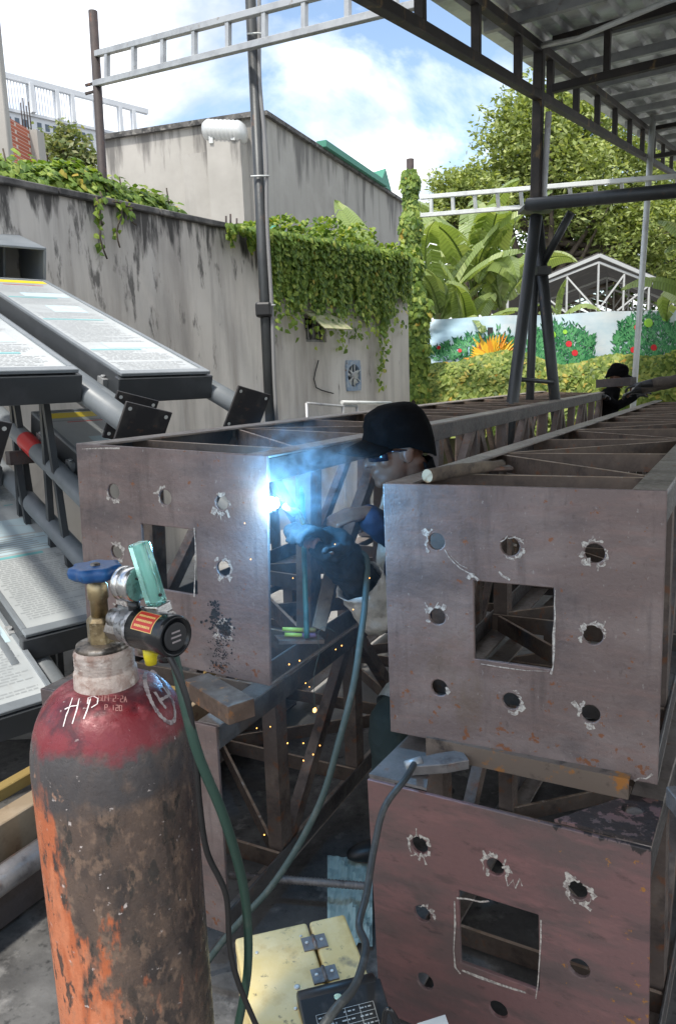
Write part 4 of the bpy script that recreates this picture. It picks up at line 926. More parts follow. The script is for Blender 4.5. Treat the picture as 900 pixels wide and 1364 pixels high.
def box_truss(label, q, W, L, first, pitch, mp, ms, seed, group='welded steel box trusses', hr=.024, chalk=(1,) * 8, rough_holes=True, sides=True):
    h = q[6]; F_ = qframe(*q); t = thing('box_truss', label, 'steel truss', mat=F_, group=group); rnd = random.Random(seed)
    pl = link('end_plate', plate_mesh(W, h, .012, [(a + rnd.uniform(-.004, .004), b + rnd.uniform(-.004, .004), hr * rnd.uniform(.95, 1.05)) for a, b in HOLES], (.356, .646, .356, .652)), mp, t)
    bevel(pl, .0025, 2)
    for k, (a, b) in enumerate(HOLES):
        if chalk[k] > 0: chalk_ring(pl, a, b, hr, W, h, seed * 50 + k, chalk[k])
    leg, th = .078, .008
    for (sx, sz) in ((0, 0), (1, 0), (0, 1), (1, 1)):
        mb = MB(); x0 = (0, leg) if sx == 0 else (W - leg, W); xw = (0, th) if sx == 0 else (W - th, W)
        zf = (0, th) if sz == 0 else (h - th, h); zw = (th, leg) if sz == 0 else (h - leg, h - th)
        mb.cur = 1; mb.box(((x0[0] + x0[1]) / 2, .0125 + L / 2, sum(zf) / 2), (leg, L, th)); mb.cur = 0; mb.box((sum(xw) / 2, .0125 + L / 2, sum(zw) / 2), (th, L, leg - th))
        bevel(obj('chord', mb, [M['chord_steel'], M['flange']], t), .002, 1)  # webs get the painted shade, flanges the painted light
    ys = []; y = first
    while y < L - .05: ys.append(y); y += pitch
    sb = {}
    def share(key, build):
        if key not in sb: mb = MB(); build(mb); sb[key] = mb.mesh(key[0])
        return sb[key]
    bh, bt = .062, .010
    for i, y in enumerate(ys):
        for zc, nm in ((h - th - bh / 2 - .001, 'strut'), (th + bh / 2 + .001, 'strut')):
            m_ = share(('strut', 'x'), lambda mb: (mb.box((0, 0, 0), (W - 2 * th - .004, bt, bh)), mb.box((0, .024, -bh / 2 + bt / 2), (W - 2 * th - .1, .037, bt)), setattr(mb, 'cur', 1), mb.box((0, 0, bh / 2 + .0008), (W - 2 * th - .012, bt + .0008, .0016))))  # thin top strip added to carry the painted sky light
            o = link(nm, m_, [M['strut_steel'], M['lit_edge']], t); o.location = (W / 2, y, zc)
        for sx in (0, 1):
            m_ = share(('post', 'z'), lambda mb: mb.box((0, 0, 0), (.055, .07, h - 2 * th - .004)))
            o = link('post', m_, ms, t); o.location = ((th + .03) if sx == 0 else (W - th - .03), y + .05, h / 2)
        if i < len(ys) - 1 or True:
            y2 = min(y + pitch, L); alt = i % 2 == 0
            for zc in (h - th - bh / 2 - .003, th + bh / 2 + .003):
                a = Vector((W - th - .035, y + .02, zc)) if alt else Vector((th + .035, y + .02, zc)); b = Vector((th + .035, y2 - .02, zc)) if alt else Vector((W - th - .035, y2 - .02, zc))
                mb = MB(); mb.beam(a, b, bt, bh); mb.cur = 1; mb.beam(a + Z * (bh / 2 + .0008), b + Z * (bh / 2 + .0008), bt + .0008, .0016); obj('diagonal', mb, [M['strut_steel'], M['lit_edge']], t)
            for sx in (0, 1):
                x = (th + .027) if sx == 0 else (W - th - .027)
                a = Vector((x, y + .095, leg * .8 if alt else h - leg * .8)); b = Vector((x, y2 + .0, h - leg * .8 if alt else leg * .8))
                mb = MB(); mb.beam(a, b, .05, .04, (1, 0, 0)); obj('diagonal', mb, ms, t)
    mb = MB()                                          # far end frame
    for a, b in (((0.01, h - .05), (W - .01, h - .05)), ((.01, .05), (W - .01, .05))): mb.beam((a[0], L - .03, a[1]), (b[0], L - .03, b[1]), .02, .06)
    obj('end_bar', mb, ms, t)
    return t, pl
Q1 = (-.8441, 2.4126, 1.5614, 27.0073, -.6505, -2.2256, .6944)
Q2 = (.1255, 2.0088, 1.4533, 28.7428, -.8248, .7594, .7272)
Q3 = (.0521, 1.8391, .6694, 30.9943, -.45, 1.6525, .715)
t1, pl1 = box_truss('steel box truss being welded, its end plate glowing beside the arc', Q1, .73, 7.2, .26, .62, M['plate'], M['steel'], 1, chalk=(.35, .5, .9, .7, .9, .3, .3, 1))
t2, pl2 = box_truss('upper steel box truss with a wooden handled stick lying on its top', Q2, .715, 7.0, .30, .67, M['plate'], M['steel'], 2, chalk=(.45, .8, .9, .6, .6, .10, .5, .45))
t3, pl3 = box_truss('reddish steel box truss on the floor carrying another box truss on packing', Q3, .715, 4.9, .34, .67, M['plate_red'], M['steel'], 3, chalk=(1, .9, 1, .25, 0, 0, 0, 0))
b4 = Vector((-.385, 2.045, .735)); _az4 = math.radians(27); v4 = Vector((math.cos(_az4), -math.sin(_az4), 0)); tl4 = b4 - v4 * .73
t4, pl4 = box_truss('lower steel box truss on the floor under the one being welded', (tl4.x, tl4.y, .735, 27, -.4, 0, .70), .73, 6.8, .33, .62, M['plate'], M['steel'], 4, chalk=(0,) * 8)

def chalk_px(plate, trus, pts, w, jit=.5, nm='chalk_mark'):
    F_ = wm(trus); n_ = F_.to_3x3() @ Vector((0, -1, 0)); mb = MB()
    mb.ribbon([F_.inverted() @ onplane(x, y, F_.translation, n_) + Vector((0, -.0011, 0)) for x, y in pts], Vector((0, -1, 0)), w, jit); obj(nm, mb, M['chalk'], plate)
random.seed(5)
chalk_px(pl2, t2, [(592, 732), (597, 741), (604, 749), (613, 757), (624, 763), (632, 765)], .0022, .3)
chalk_px(pl2, t2, [(600, 740), (612, 752), (622, 757)], .0016, .3)
chalk_px(pl2, t2, [(623, 771), (626, 766), (632, 768), (637, 773)], .009, .6)
chalk_px(pl2, t2, [(664, 761), (669, 767), (679, 772)], .006, .6)
chalk_px(pl2, t2, [(739, 786), (738, 805), (739, 820), (737, 845), (737, 868), (736, 888), (733, 898)], .0045, .7)
chalk_px(pl2, t2, [(640, 884), (670, 889), (700, 893), (730, 894)], .003, .7)
chalk_px(pl2, t2, [(844, 1040), (852, 1036), (860, 1037), (868, 1031)], .004, .4)
chalk_px(pl3, t3, [(673, 1166), (676, 1180), (683, 1172), (686, 1183), (692, 1170), (695, 1180)], .0035, .4)
chalk_px(pl3, t3, [(608, 1196), (622, 1197), (640, 1201), (651, 1200)], .0035, .5)
chalk_px(pl3, t3, [(720, 1225), (720, 1250), (718, 1280), (716, 1310), (713, 1330)], .005, .6)
chalk_px(pl3, t3, [(605, 1200), (606, 1230), (604, 1265), (606, 1288), (613, 1297)], .005, .6)
chalk_px(pl3, t3, [(615, 1292), (640, 1302), (668, 1312), (700, 1322)], .007, .6)
chalk_px(pl1, t1, [(259, 703), (261, 730), (260, 765), (259, 795)], .004, .7)
chalk_px(pl1, t1, [(110, 598), (140, 597), (160, 597)], .004, .6)
# soot splatter below the top hole and black paint run on the first truss plate
rnd = random.Random(8); mb = MB(); F1 = wm(t1); n1 = F1.to_3x3() @ Vector((0, -1, 0))
M['soot'] = mat('black_paint_splash', (.012, .012, .013), rough=.7)
for k in range(420):
    f = rnd.random() ** .8; x = 286 + 16 * f * .4 + rnd.gauss(0, 3 + 5 * f); y = 800 + 95 * f
    if f > .25: x = 295 + rnd.gauss(0, 8)
    r = (.9 if f > .4 else 1.8) * rnd.uniform(.4, 1.3) / 985 * 2.2; p = F1.inverted() @ onplane(x, y, F1.translation, n1) + Vector((0, -.0016 - .000002 * k, 0))
    mb.add([p + Vector((r * math.cos(t), 0, r * math.sin(t))) for t in np.linspace(0, 2 * math.pi, 7)[:-1]], [tuple(range(6))])
stuff(obj('paint_splash', mb, M['soot'], pl1))

# corner gussets on the red truss top
F3 = wm(t3); h3, W3 = Q3[6], .715
mb = MB(); z = h3 + .0015
for pts in ([(0, .013), (.17, .013), (.045, .36), (0, .36)],):
    mb.add([(a, b, z) for a, b in pts] + [(a, b, z + .008) for a, b in pts], [(4, 5, 6, 7), (0, 1, 5, 4), (1, 2, 6, 5), (2, 3, 7, 6), (3, 0, 4, 7)])
obj('gusset', mb, M['steel_blue'], t3)
def gusset_hole():
    bm = bmesh.new(); ed = []
    for lp in ([(.50, .013), (W3, .013), (W3, .20), (.64, .20)], [(.655 + .026 * math.cos(t), .135 + .026 * math.sin(t)) for t in np.linspace(0, 2 * math.pi, 15)[:-1]]):
        vs = [bm.verts.new((a, b, z)) for a, b in lp]
        for i in range(len(vs)): ed.append(bm.edges.new((vs[i], vs[(i + 1) % len(vs)])))
    bmesh.ops.triangle_fill(bm, use_beauty=True, edges=ed, normal=(0, 0, 1)); r_ = bmesh.ops.extrude_face_region(bm, geom=bm.faces[:]); bmesh.ops.translate(bm, verts=[e for e in r_['geom'] if isinstance(e, bmesh.types.BMVert)], vec=(0, 0, .008)); bmesh.ops.recalc_face_normals(bm, faces=bm.faces)
    m = bpy.data.meshes.new('gusset'); bm.to_mesh(m); bm.free(); return m
link('gusset', gusset_hole(), M['plate_red'], t3)
# packing pieces between the stacked trusses
M['packing'] = mat('rust_spotted_steel', (.20, .15, .115), [((.20, .155, .12), 9, .45, .7), ((.42, .17, .035), 14, .58, .64, (1, 1, 1), 9, .9), ((.05, .04, .035), 18, .55, .7)], rough=.5, metal=.3, bump=.1, bscale=70)
F2 = wm(t2)
def pk(a): return F3 @ Vector(a)
mb = MB()
a, b = pk((.10, .172, h3 + .038)), pk((.64, .172, h3 + .038)); dv = (b - a).normalized(); du = Z.cross(dv).normalized()
mb.box((a + b) / 2, ((b - a).length, .006, .055), (dv, du, Z)); mb.box((a + b) / 2 + du * .028 + Z * .0245, ((b - a).length, .05, .006), (dv, du, Z)); mb.box((a + b) / 2 + du * .028 - Z * .0245, ((b - a).length, .05, .006), (dv, du, Z))
tag(obj('packing_channel', mb, M['packing']), 'rust speckled steel channel packed between the upper and the reddish box truss', 'steel channel')
mb = MB(); a, b = pk((-.25, 1.9, h3 + .03)), pk((1.0, 1.9, h3 + .03)); mb.beam(a, b, .06, .045); tag(bevel(obj('packing_bar', mb, M['steel_dark']), .003, 1), 'dark steel bar packed crosswise under the upper box truss further back', 'steel bar')
mb = MB(); a, b = pk((.74, .16, h3 + .03)), pk((1.5, .62, h3 + .035)); mb.beam(a, b, .075, .05); tag(bevel(obj('side_bar', mb, M['steel_blue']), .003, 1), 'grey steel bar sticking out sideways beside the reddish box truss top', 'steel bar')
# earth clamp and its cable on the red truss
ec = thing('earth_clamp', 'flat grey earth clamp gripping the top of the reddish box truss', 'clamp', atz(580, 1018, .69))
c_ = atz(580, 1018, .70); dv = (F3.to_3x3() @ Vector((.75, .66, 0))).normalized(); dn = Z.cross(dv)
mb = MB(); mb.add([c_ + dv * a + dn * b + Z * zz for zz in (-.012, .016) for a, b in ((-.075, -.02), (.02, -.034), (.085, -.03), (.085, .03), (.02, .03), (-.075, .018))],
    [(5, 4, 3, 2, 1, 0), (6, 7, 8, 9, 10, 11)] + [(i, (i + 1) % 6, 6 + (i + 1) % 6, 6 + i) for i in range(6)]); bevel(objw('jaw', mb, M['steel_blue'], ec), .003)
mb = MB(); mb.tube([c_ - dv * .085 + Z * .008, c_ - dv * .04 + Z * .016], .014, 10); objw('cable_lug', mb, M['galv'], ec)
def spline(pts, n_=8):
    out = []; P_ = [Vector(p) for p in pts]
    for i in range(len(P_) - 1):
        p0, p1, p2, p3 = P_[max(i - 1, 0)], P_[i], P_[i + 1], P_[min(i + 2, len(P_) - 1)]
        for k in range(n_):
            t = k / n_; out.append(.5 * ((2 * p1) + (p2 - p0) * t + (2 * p0 - 5 * p1 + 4 * p2 - p3) * t * t + (3 * p1 - p0 - 3 * p2 + p3) * t ** 3))
    return out + [P_[-1]]
mb = MB(); mb.tube(spline([c_ - dv * .06 + Z * .012, aty(540, 1037, 1.72), aty(512, 1075, 1.66), aty(498, 1130, 1.60), aty(488, 1190, 1.52), aty(478, 1232, 1.45), aty(487, 1262, 1.36), aty(473, 1312, 1.24), aty(446, 1345, 1.16), aty(418, 1385, 1.12)]), .0085, 10)
tag(obj('earth_cable', mb, mat('grey_black_cable', (.04, .045, .045), [((.09, .095, .09), 30, .5, .7)], rough=.5)), 'thick dark cable looping from the earth clamp down to the yellow machine', 'cable')
# rusty offcut under the first truss
mb = MB(); a, b = aty(262, 912, 2.12), aty(322, 948, 1.90); mb.beam(a, b, .085, .055); o = tag(bevel(obj('steel_offcut', mb, mat('brown_rust_steel', (.12, .078, .055), [((.20, .14, .105), 12, .45, .65), ((.09, .055, .04), 14, .5, .65), ((.35, .15, .05), 24, .58, .68)], rough=.6, metal=.2, bump=.15, bscale=60)), .003), 'short rusty brown steel offcut wedged below the welded end plate', 'steel offcut')
F4 = wm(t4); F1i = F1
for k, yy in enumerate((.55, 2.6)):
    a = F4 @ Vector((.0, yy, .70 + .012 + .045)); b = F4 @ Vector((.73, yy, .70 + .012 + .045)); mb = MB(); mb.beam(a, b, .09, .095); tag(bevel(obj('packing_block', mb, M['steel_dark']), .004, 1), ('dark block packed behind the rusty offcut under the welded box truss', 'dark block packed farther along under the welded box truss')[k], 'packing block')
mb = MB(); a, b = aty(797, 511, 7.9), aty(843, 508, 7.6); mb.beam(a, b, .12, .085); tag(bevel(obj('tube_offcut', mb, M['steel_dark']), .003, 1), 'black square tube lying across the far end of the welded box truss', 'steel tube')

# wooden handled stick on the upper truss
a = aty(569, 637, 2.14); b = aty(672, 622, 2.42); a = atz(569, 634, 1.453 + .022); b = atz(668, 618, 1.453 + .018)
st = thing('wooden_handle', 'round wooden stick with a pale cut end lying on the upper box truss', 'tool handle', a)
mb = MB(); mb.tube(spline([a, a.lerp(b, .35) + Z * .002, a.lerp(b, .7), b], 4), [.019] * 6 + [.017] * 4 + [.013] * 3, 14); objw('shaft', mb, M['wood'], st)
mb = MB(); d = (b - a).normalized(); mb.tube([a - d * .001, a + d * .0005], .0185, 14); objw('cut_end', mb, M['wood_end'], st)
a2 = atz(590, 630, 1.462); b2 = atz(683, 624, 1.462); a2 += Vector((.03, .06, 0)); mb = MB(); mb.beam(a2, b2 + Vector((0, .02, 0)), .042, .012); tag(bevel(obj('flat_chisel', mb, M['steel']), .003, 1), 'flat steel bar lying just behind the round wooden stick', 'chisel')

# ================================================================== INFORMATION BOARDS (stack leaning on the wall)
DT = ray(-513, 56).normalized(); AT = DT.cross(Z).normalized(); NT = AT.cross(DT).normalized()
random.seed(23)
def board(label, corner, px, Ylen, tail, head, w=.52, wp=.335, post_up=.25, hood=False, plates=True, style=0, red=False, zoff=0.0, grp='information boards stacked by the wall'):
    # 'corner' = lower right corner of the printed face in world space; local y runs up the board from the post feet
    yb = tail; zt = .085
    o = corner - (AT * (w / 2) + DT * yb + NT * zt); t = thing('information_board', label, 'sign board', mat=frame_mat(o, AT, DT, NT), group=grp)
    L = Ylen
    mb = MB(); mb.box((0, yb + L / 2, -.0), (w, L, .13)); mb.box((0, yb - .012, -.01), (w + .03, .05, .13)); bevel(obj('case', mb, M['dark_paint'], t), .004, 1)
    fr = MB(); e = .026
    for a, b, c, d in ((-w / 2, w / 2, yb - .03, yb + e), (-w / 2, w / 2, yb + L - e, yb + L), (-w / 2, -w / 2 + e, yb + e, yb + L - e), (w / 2 - e, w / 2, yb + e, yb + L - e)): fr.box(((a + b) / 2, (c + d) / 2, .072), (b - a, d - c, .018))
    f_ = bevel(obj('face_frame', fr, M['grey_paint'], t), .003, 1)
    mb = MB(); mb.box((0, yb + L / 2, .0695), (w - 2 * e, L - 2 * e, .007)); pn = obj('printed_panel', mb, M['print_white'], t)
    z = .0742; mbs = {k: MB() for k in ('ink_grey', 'ink_dark', 'ink_yellow', 'ink_teal', 'ink_pale', 'ink_red')}
    def rect(k, x0, x1, y0, y1, dz=0): mbs[k].quad((x0, y0, z + dz), (x1, y0, z + dz), (x1, y1, z + dz), (x0, y1, z + dz))
    xl, xr = -w / 2 + .045, w / 2 - .045; yt = yb + L - .045
    rect('ink_yellow', xl - .01, xr + .01, yt - .09, yt)
    y = yt - .13
    rect('ink_dark', xl, xr - .1, y - .018, y); rect('ink_red', xl + .1, xr - .05, y - .042, y - .03); y -= .07
    kinds = [('t', 11), ('p', .12), ('h', 1), ('t', 9), ('d', .2), ('t', 8), ('h', 1), ('t', 14)] if style == 0 else [('t', 16), ('i', 3), ('d', .22), ('b', .2), ('h', 1), ('t', 14)]
    ki = 0
    while y > yb + .06 and ki < 60:
        kd, cnt = kinds[ki % len(kinds)]; ki += 1
        if kd == 't':
            for k in range(cnt):
                if y < yb + .06: break
                x = xl + (.02 if k % 4 else 0); end = xr - random.uniform(0, .08) if random.random() > .2 else xr - random.uniform(.1, .25)
                while x < end:
                    l = random.uniform(.012, .05); rect('ink_dark' if style else 'ink_grey', x, min(x + l, end), y - .0085, y); x += l + .007
                y -= .0205
        elif y < yb + .27 and kd in 'pbd': y -= .03
        elif kd == 'h':
            if y < yb + .1: break
            rect('ink_teal', xl, xl + (xr - xl) * random.uniform(.5, .95), y - .024, y); y -= .04
        elif kd == 'p': rect('ink_pale', xl + .12, xr, y - cnt, y); y -= cnt + .02
        elif kd == 'b':
            rect('ink_pale', xl + .03, xr, y - cnt, y)
            for k in range(7): rect('ink_dark', xl + .1, xr - random.uniform(.02, .12), y - .02 - k * .024 - .008, y - .02 - k * .024, .0006)
            y -= cnt + .02
        elif kd == 'i':
            for k in range(cnt):
                if y < yb + .12: break
                for j in range(4):
                    x = xl + j * .105 + .01
                    for (a, b, c, d) in ((0, .035, 0, .004), (0, .035, .026, .03), (0, .004, 0, .03), (.031, .035, 0, .03)): rect('ink_grey', x + a, x + b, y - d, y - c)
                    rect('ink_teal' if (j == 3 and k == 0) else 'ink_grey', x - .005, x + .05, y - .05, y - .04)
                y -= .075
        elif kd == 'd':
            rect('ink_pale', xl + .15, xr - .06, y - cnt, y - .02)
            for k in range(7):
                a, b = random.uniform(xl, xr), random.uniform(xl, xr); c, d = y - random.uniform(0, cnt), y - random.uniform(0, cnt)
                mbs['ink_grey'].add([(a, c, z + .0006), (a + .004, c + .002, z + .0006), (b + .004, d + .002, z + .0006), (b, d, z + .0006)], [(0, 1, 2, 3)])
            y -= cnt + .02
    for k, m_ in mbs.items():
        if m_.f: stuff(obj('print', m_, M[k], pn))
    for sx in (-1, 1):
        x = sx * wp; mb = MB(); mb.tube([(x, 0, -.058), (x, yb + L + post_up, -.058)], .056, 18); po = obj('post', mb, M['grey_paint'], t)
        if red and sx < 0:
            mb = MB(); y0 = yb + L * .45; mb.tube([(x, red, -.058), (x, red + .20, -.058)], .0568, 18, False); obj('red_band', mb, M['ink_red'], po)
        for yy in (yb + .15, yb + L - .2):
            mb = MB(); mb.box((sx * (w / 2 + .012), yy, -.02), (.03, .07, .05)); mb.tube([(sx * (w / 2 + .012), yy, .004), (sx * (w / 2 + .012), yy, .018)], .012, 6); obj('bolt', mb, M['galv'], po)
        if plates:
            mb = MB(); rt = math.radians(16); e1 = Vector((math.cos(rt), 0, math.sin(rt) * -1)); e3 = Vector((math.sin(rt), 0, math.cos(rt))); mb.box((x, -.006, -.058), (.225, .012, .235), (e1, Vector((0, 1, 0)), e3)); bp = bevel(obj('base_plate', mb, M['base_plate'], t), .002, 1)
            mb = MB(); mb.lathe([(.060, .012), (.057, .03), (.055, .05)], 18, (x, 0, -.058), (Vector((1, 0, 0)), Z, Vector((0, 1, 0)))); obj('weld_seam', mb, M['packing'], po)
            for a in (-1, 1):
                for b in (-1, 1): mb = MB(); cc_ = Vector((x, 0, -.058)) + e1 * a * .088 + e3 * b * .092; mb.tube([cc_ + Vector((0, .0005, 0)), cc_ + Vector((0, -.0135, 0))], .009, 8); obj('bolt_hole', mb, M['galv_light'], bp)
    if hood:
        y0 = yb + L + .02; mb = MB(); ww_ = w * 1.06
        for (c, s_) in (((0, y0 + .30, .30), (ww_, .60, .02)), ((-ww_ / 2 + .01, y0 + .30, .13), (.02, .60, .32)), ((ww_ / 2 - .01, y0 + .30, .13), (.02, .60, .32)), ((0, y0 + .6, .13), (ww_, .02, .36)), ((0, y0 + .30, -.03), (ww_, .6, .02)), ((.06, y0 + .42, .13), (.02, .3, .30))): mb.box(c, s_)
        bevel(obj('hood', mb, M['grey_paint'], t), .004, 1)
    return t
BD = []
BD.append(board('information board with hooded top and the highest white printed face of the stack', aty(277, 491, 4.15), 0, 2.36, .30, 0, hood=True))
BD.append(board('information board whose charcoal end hangs out beside the plain base plate', aty(102, 488, 3.45), 0, 1.5, .50, 0))
BD.append(board('information board lying lower, half hidden behind the welded box truss, with a red banded post', aty(147, 541, 5.0) - DT * .8, 0, .8, .95, 0, post_up=1.0, plates=False, red=1.42))
BD.append(board('information board with small pictogram rows showing beside the welded end plate', aty(166, 808, 3.75), 0, 2.0, .12, 0, plates=False, style=1))
BD.append(board('lowest information board with a teal heading bar, resting by the floor beams', aty(76, 920, 3.15), 0, 1.7, .06, 0, plates=False, style=1))
BD.append(board('information board with bare posts sloping between the red banded post and the pictogram board', aty(40, 660, 4.3) + DT * .55, 0, .9, 1.35, 0, plates=False))
# trestles carrying the boards
def trestle(label, bd, y):
    c = wm(bd) @ Vector((0, y, -.058 - .056 - .042)); zt = c.z
    t = thing('trestle', label, 'trestle', (c.x, c.y, GZ), group='trestles under the boards'); a, b = c - AT * .45, c + AT * .45
    mb = MB(); mb.beam(a, b, .08, .08); objw('top_bar', mb, M['steel_dark'], t)
    for e in (a.lerp(b, .06), a.lerp(b, .94)):
        for s_ in (-1, 1):
            q = e + Vector((DT.x, DT.y, 0)).normalized() * .22 * s_; mb = MB(); mb.beam(Vector((q.x, q.y, GZ)), Vector((e.x, e.y, zt - .04)), .035, .035, AT); objw('leg', mb, M['dark_paint'], t)
for bd, y, lab in ((BD[0], 1.5, 'dark trestle under the hooded board close to the wall'), (BD[1], 1.3, 'dark trestle under the board with the charcoal end'), (BD[2], 1.6, 'dark trestle under the board with the red banded post'), (BD[3], 1.0, 'dark trestle under the pictogram board'), (BD[4], .8, 'low dark trestle under the lowest board')):
    trestle(lab, bd, y)

# beams and pipe lying on the floor at the left
UB = azv(29); VB = Vector((UB.y, -UB.x, 0))
def floorbeam(nm, label, px, py, z, L, w, h, m, cat='beam', pipe=False, back=1.2):
    p = atz(px, py, z); a = p - UB * back; b = p + UB * (L - back); a.z = b.z = z - h / 2
    mb = MB(); mb.tube([a, b], h / 2, 18) if pipe else mb.beam(a, b, w, h)
    return tag(obj(nm, mb, m) if pipe else bevel(obj(nm, mb, m), .004, 1), label, cat)
M['tan'] = mat('tan_painted_steel', (.24, .18, .115), [((.33, .26, .18), 5, .45, .65), ((.16, .10, .06), 14, .55, .68)], rough=.6, bump=.1, bscale=50)
M['yel'] = mat('yellow_brown_timber', (.24, .165, .05), [((.22, .14, .05), 9, .5, .68)], rough=.7)
floorbeam('yellow_batten', 'thin yellow batten lying behind the tan floor beam', -30, 1064, .26, 3.0, .05, .05, M['yel'], back=.8)
floorbeam('tan_beam', 'tan steel beam lying on the floor between the yellow batten and the pipe', 5, 1085, .22, 3.2, .09, .16, M['tan'])
floorbeam('floor_pipe', 'long grey pipe lying on a dark beam beside the gas cylinder', 10, 1150, .185, 3.0, .09, .09, M['steel_blue'], 'pipe', True)
floorbeam('dark_floor_beam', 'dark steel beam lying on the floor under the long grey pipe', 10, 1160, .09, 3.0, .13, .14, M['steel_dark'])
for k, yy in enumerate((.2, 1.4)):
    p = atz(5, 1085, .06) + UB * (yy - .4); mb = MB(); mb.beam(p - VB * .35, p + VB * .12, .10, .12); mb.v = [(a, b, c - (.0)) for a, b, c in mb.v]
    o = tag(obj('timber_sleeper', mb, M['wood']), ('wooden sleeper under the near end of the tan floor beam', 'wooden sleeper under the middle of the tan floor beam')[k], 'sleeper'); o.location.z = GZ + .06 - p.z
# rebar and plastic sheet on the floor
a, b = atz(322, 1167, GZ + .10), atz(484, 1180, GZ + .10); mb = MB(); pts = [a.lerp(b, f) for f in np.linspace(-.1, 1.02, 120)]; mb.tube(pts, [.0125 + (.0022 if i % 3 == 0 else 0) for i in range(120)], 10)
tag(obj('ribbed_bar', mb, M['steel_blue']), 'ribbed steel bar lying on the floor behind the yellow machine', 'rebar')
random.seed(2); mb = MB(); vs = []; n_ = 16
for j in range(n_ + 1):
    for i in range(n_ + 1):
        p = atz(436 + 60 * i / n_, 1262 - 118 * j / n_, GZ + .012); p.z += .03 * abs(noise.noise(Vector((i * .3 + j * .12, j * .22, 2)))) + .012 * abs(noise.noise(Vector((i * .7, j * .6 + i * .3, 5)))); vs.append(p)
mb.add(vs, [(j * (n_ + 1) + i, j * (n_ + 1) + i + 1, (j + 1) * (n_ + 1) + i + 1, (j + 1) * (n_ + 1) + i) for j in range(n_) for i in range(n_)])
tag(obj('plastic_sheet', mb, mat('teal_plastic', (.34, .47, .46), [((.50, .60, .58), 6, .5, .7), ((.14, .20, .20), 9, .54, .68)], rough=.3)), 'crumpled pale teal plastic sheet on the floor beside the reddish box truss', 'plastic sheet')

# ================================================================== GAS CYLINDER
CXY = Vector((-.321, .945, GZ))
gc = thing('gas_cylinder', 'tall worn gas cylinder with red shoulder, chalk letters and flaking orange paint', 'gas cylinder', CXY)
hz0 = -GZ                                                         # local z = world z + hz0
PROF = [(.098, 0), (.1065, .008), (.1075, .03), (.1075, 1.24 + hz0)]
for k in range(1, 13):
    t = k / 12 * math.pi / 2; PROF.append((.040 + .0675 * math.cos(t) ** .85 if k < 12 else .040, 1.24 + hz0 + .112 * math.sin(t) ** 1.0))
def r_at(z):
    for (r0, z0), (r1, z1) in zip(PROF, PROF[1:]):
        if z0 <= z <= z1: return r0 + (r1 - r0) * (z - z0) / max(1e-6, z1 - z0)
    return 0
M['cyl'] = mat('flaking_cylinder_paint', (.085, .062, .052), [
    ((.115, .082, .064), 9, .44, .60, (1, 1, .4), 10), ((.034, .030, .030), 15, .46, .60, (1, 1, .5), 12, .85),
    ((.19, .13, .095), 60, .53, .62, (1, 1, .6), 8, .7),
    ((.40, .115, .048), 28, .59, .67, (1.2, 1.2, .4), 14, .95, [('X', .085, -.09, .24), ('Z', 1.37, 1.02, .15)]),
    ((.55, .21, .11), 40, .58, .72, (1, 1, .4), 10, .6, [('X', .04, -.08, .16), ('Z', 1.30, 1.0, .14)]),
    ((.040, .036, .033), 42, .575, .605, (1, 1, .4), 14, .9), ((.05, .04, .035), 14, .58, .62, (1.6, 1.6, .3), 12, .8), ((.24, .16, .115), 90, .62, .70, (1, 1, .5), 8, .6),
    ((.058, .055, .058), 18, .80, 1.06, (1, 1, 1.0), 12, .92, [('Z', 1.24, 1.31, .25), ('Z', 1.41, 1.36, .25)]),
    ((.30, .18, .125), 34, .90, .94, (1, 1, .8), 12, .85, [('Z', 1.27, 1.31, .14), ('Z', 1.37, 1.33, .14), ('X', .03, -.04, .05)]),
    ((.165, .018, .026), 20, .46, .66, (1, 1, 1), 12, .96, [('Z', 1.33, 1.385, .30)]),
    ((.34, .085, .10), 34, .72, .86, (1, 1, 1), 10, .7, [('Z', 1.34, 1.40, .2)]), ((.05, .012, .018), 14, .72, .80, (1, 1, 1), 10, .85, [('Z', 1.34, 1.37, .2)]),
    ((.55, .50, .48), 75, .655, .69, (1, 1, 1), 8, .7)],
    rough=.40, metal=.1, bump=.16, bscale=90, rlayers=.18)
mb = MB(); mb.lathe(PROF, 72); obj('cylinder_body', mb, M['cyl'], gc)
M['collar'] = mat('paint_speckled_collar', (.50, .42, .37), [((.30, .20, .16), 40, .46, .62), ((.70, .62, .56), 60, .55, .7), ((.30, .05, .06), 40, .66, .78, (1, 1, 1), 10, .85, [('Z', 1.435, 1.412, .25)]), ((.09, .075, .065), 50, .66, .74, (1, 1, 1), 8, .8, [('Z', 1.44, 1.475, .16)])], rough=.75, bump=.4, bscale=160)
zc = 1.345 + hz0; prof = [(.0415, zc), (.0425, zc + .004), (.0415, zc + .026)]
for k in range(5): prof += [(.0395, zc + .028 + k * .0046), (.0375, zc + .0305 + k * .0046)]
prof += [(.0395, zc + .0515), (.0385, zc + .055), (.034, zc + .060), (.02, zc + .061)]
mb = MB(); mb.lathe(prof, 48); obj('neck_ring', mb, M['collar'], gc)
M['gunmetal'] = mat('dirty_neck_steel', (.20, .17, .14), [((.5, .47, .42), 40, .5, .65), ((.05, .045, .04), 30, .5, .6)], rough=.5, metal=.6)
mb = MB(); mb.lathe([(.036, zc + .0575), (.0345, zc + .064), (.022, zc + .0665)], 32); obj('neck_cap', mb, M['gunmetal'], gc)
vz = zc + .062
vl = MB(); vl.lathe([(.0195, vz), (.0195, vz + .034), (.014, vz + .040)], 6, (0, 0, 0), None, False); vb = obj('valve', vl, M['brass'], gc); bevel(vb, .0018)
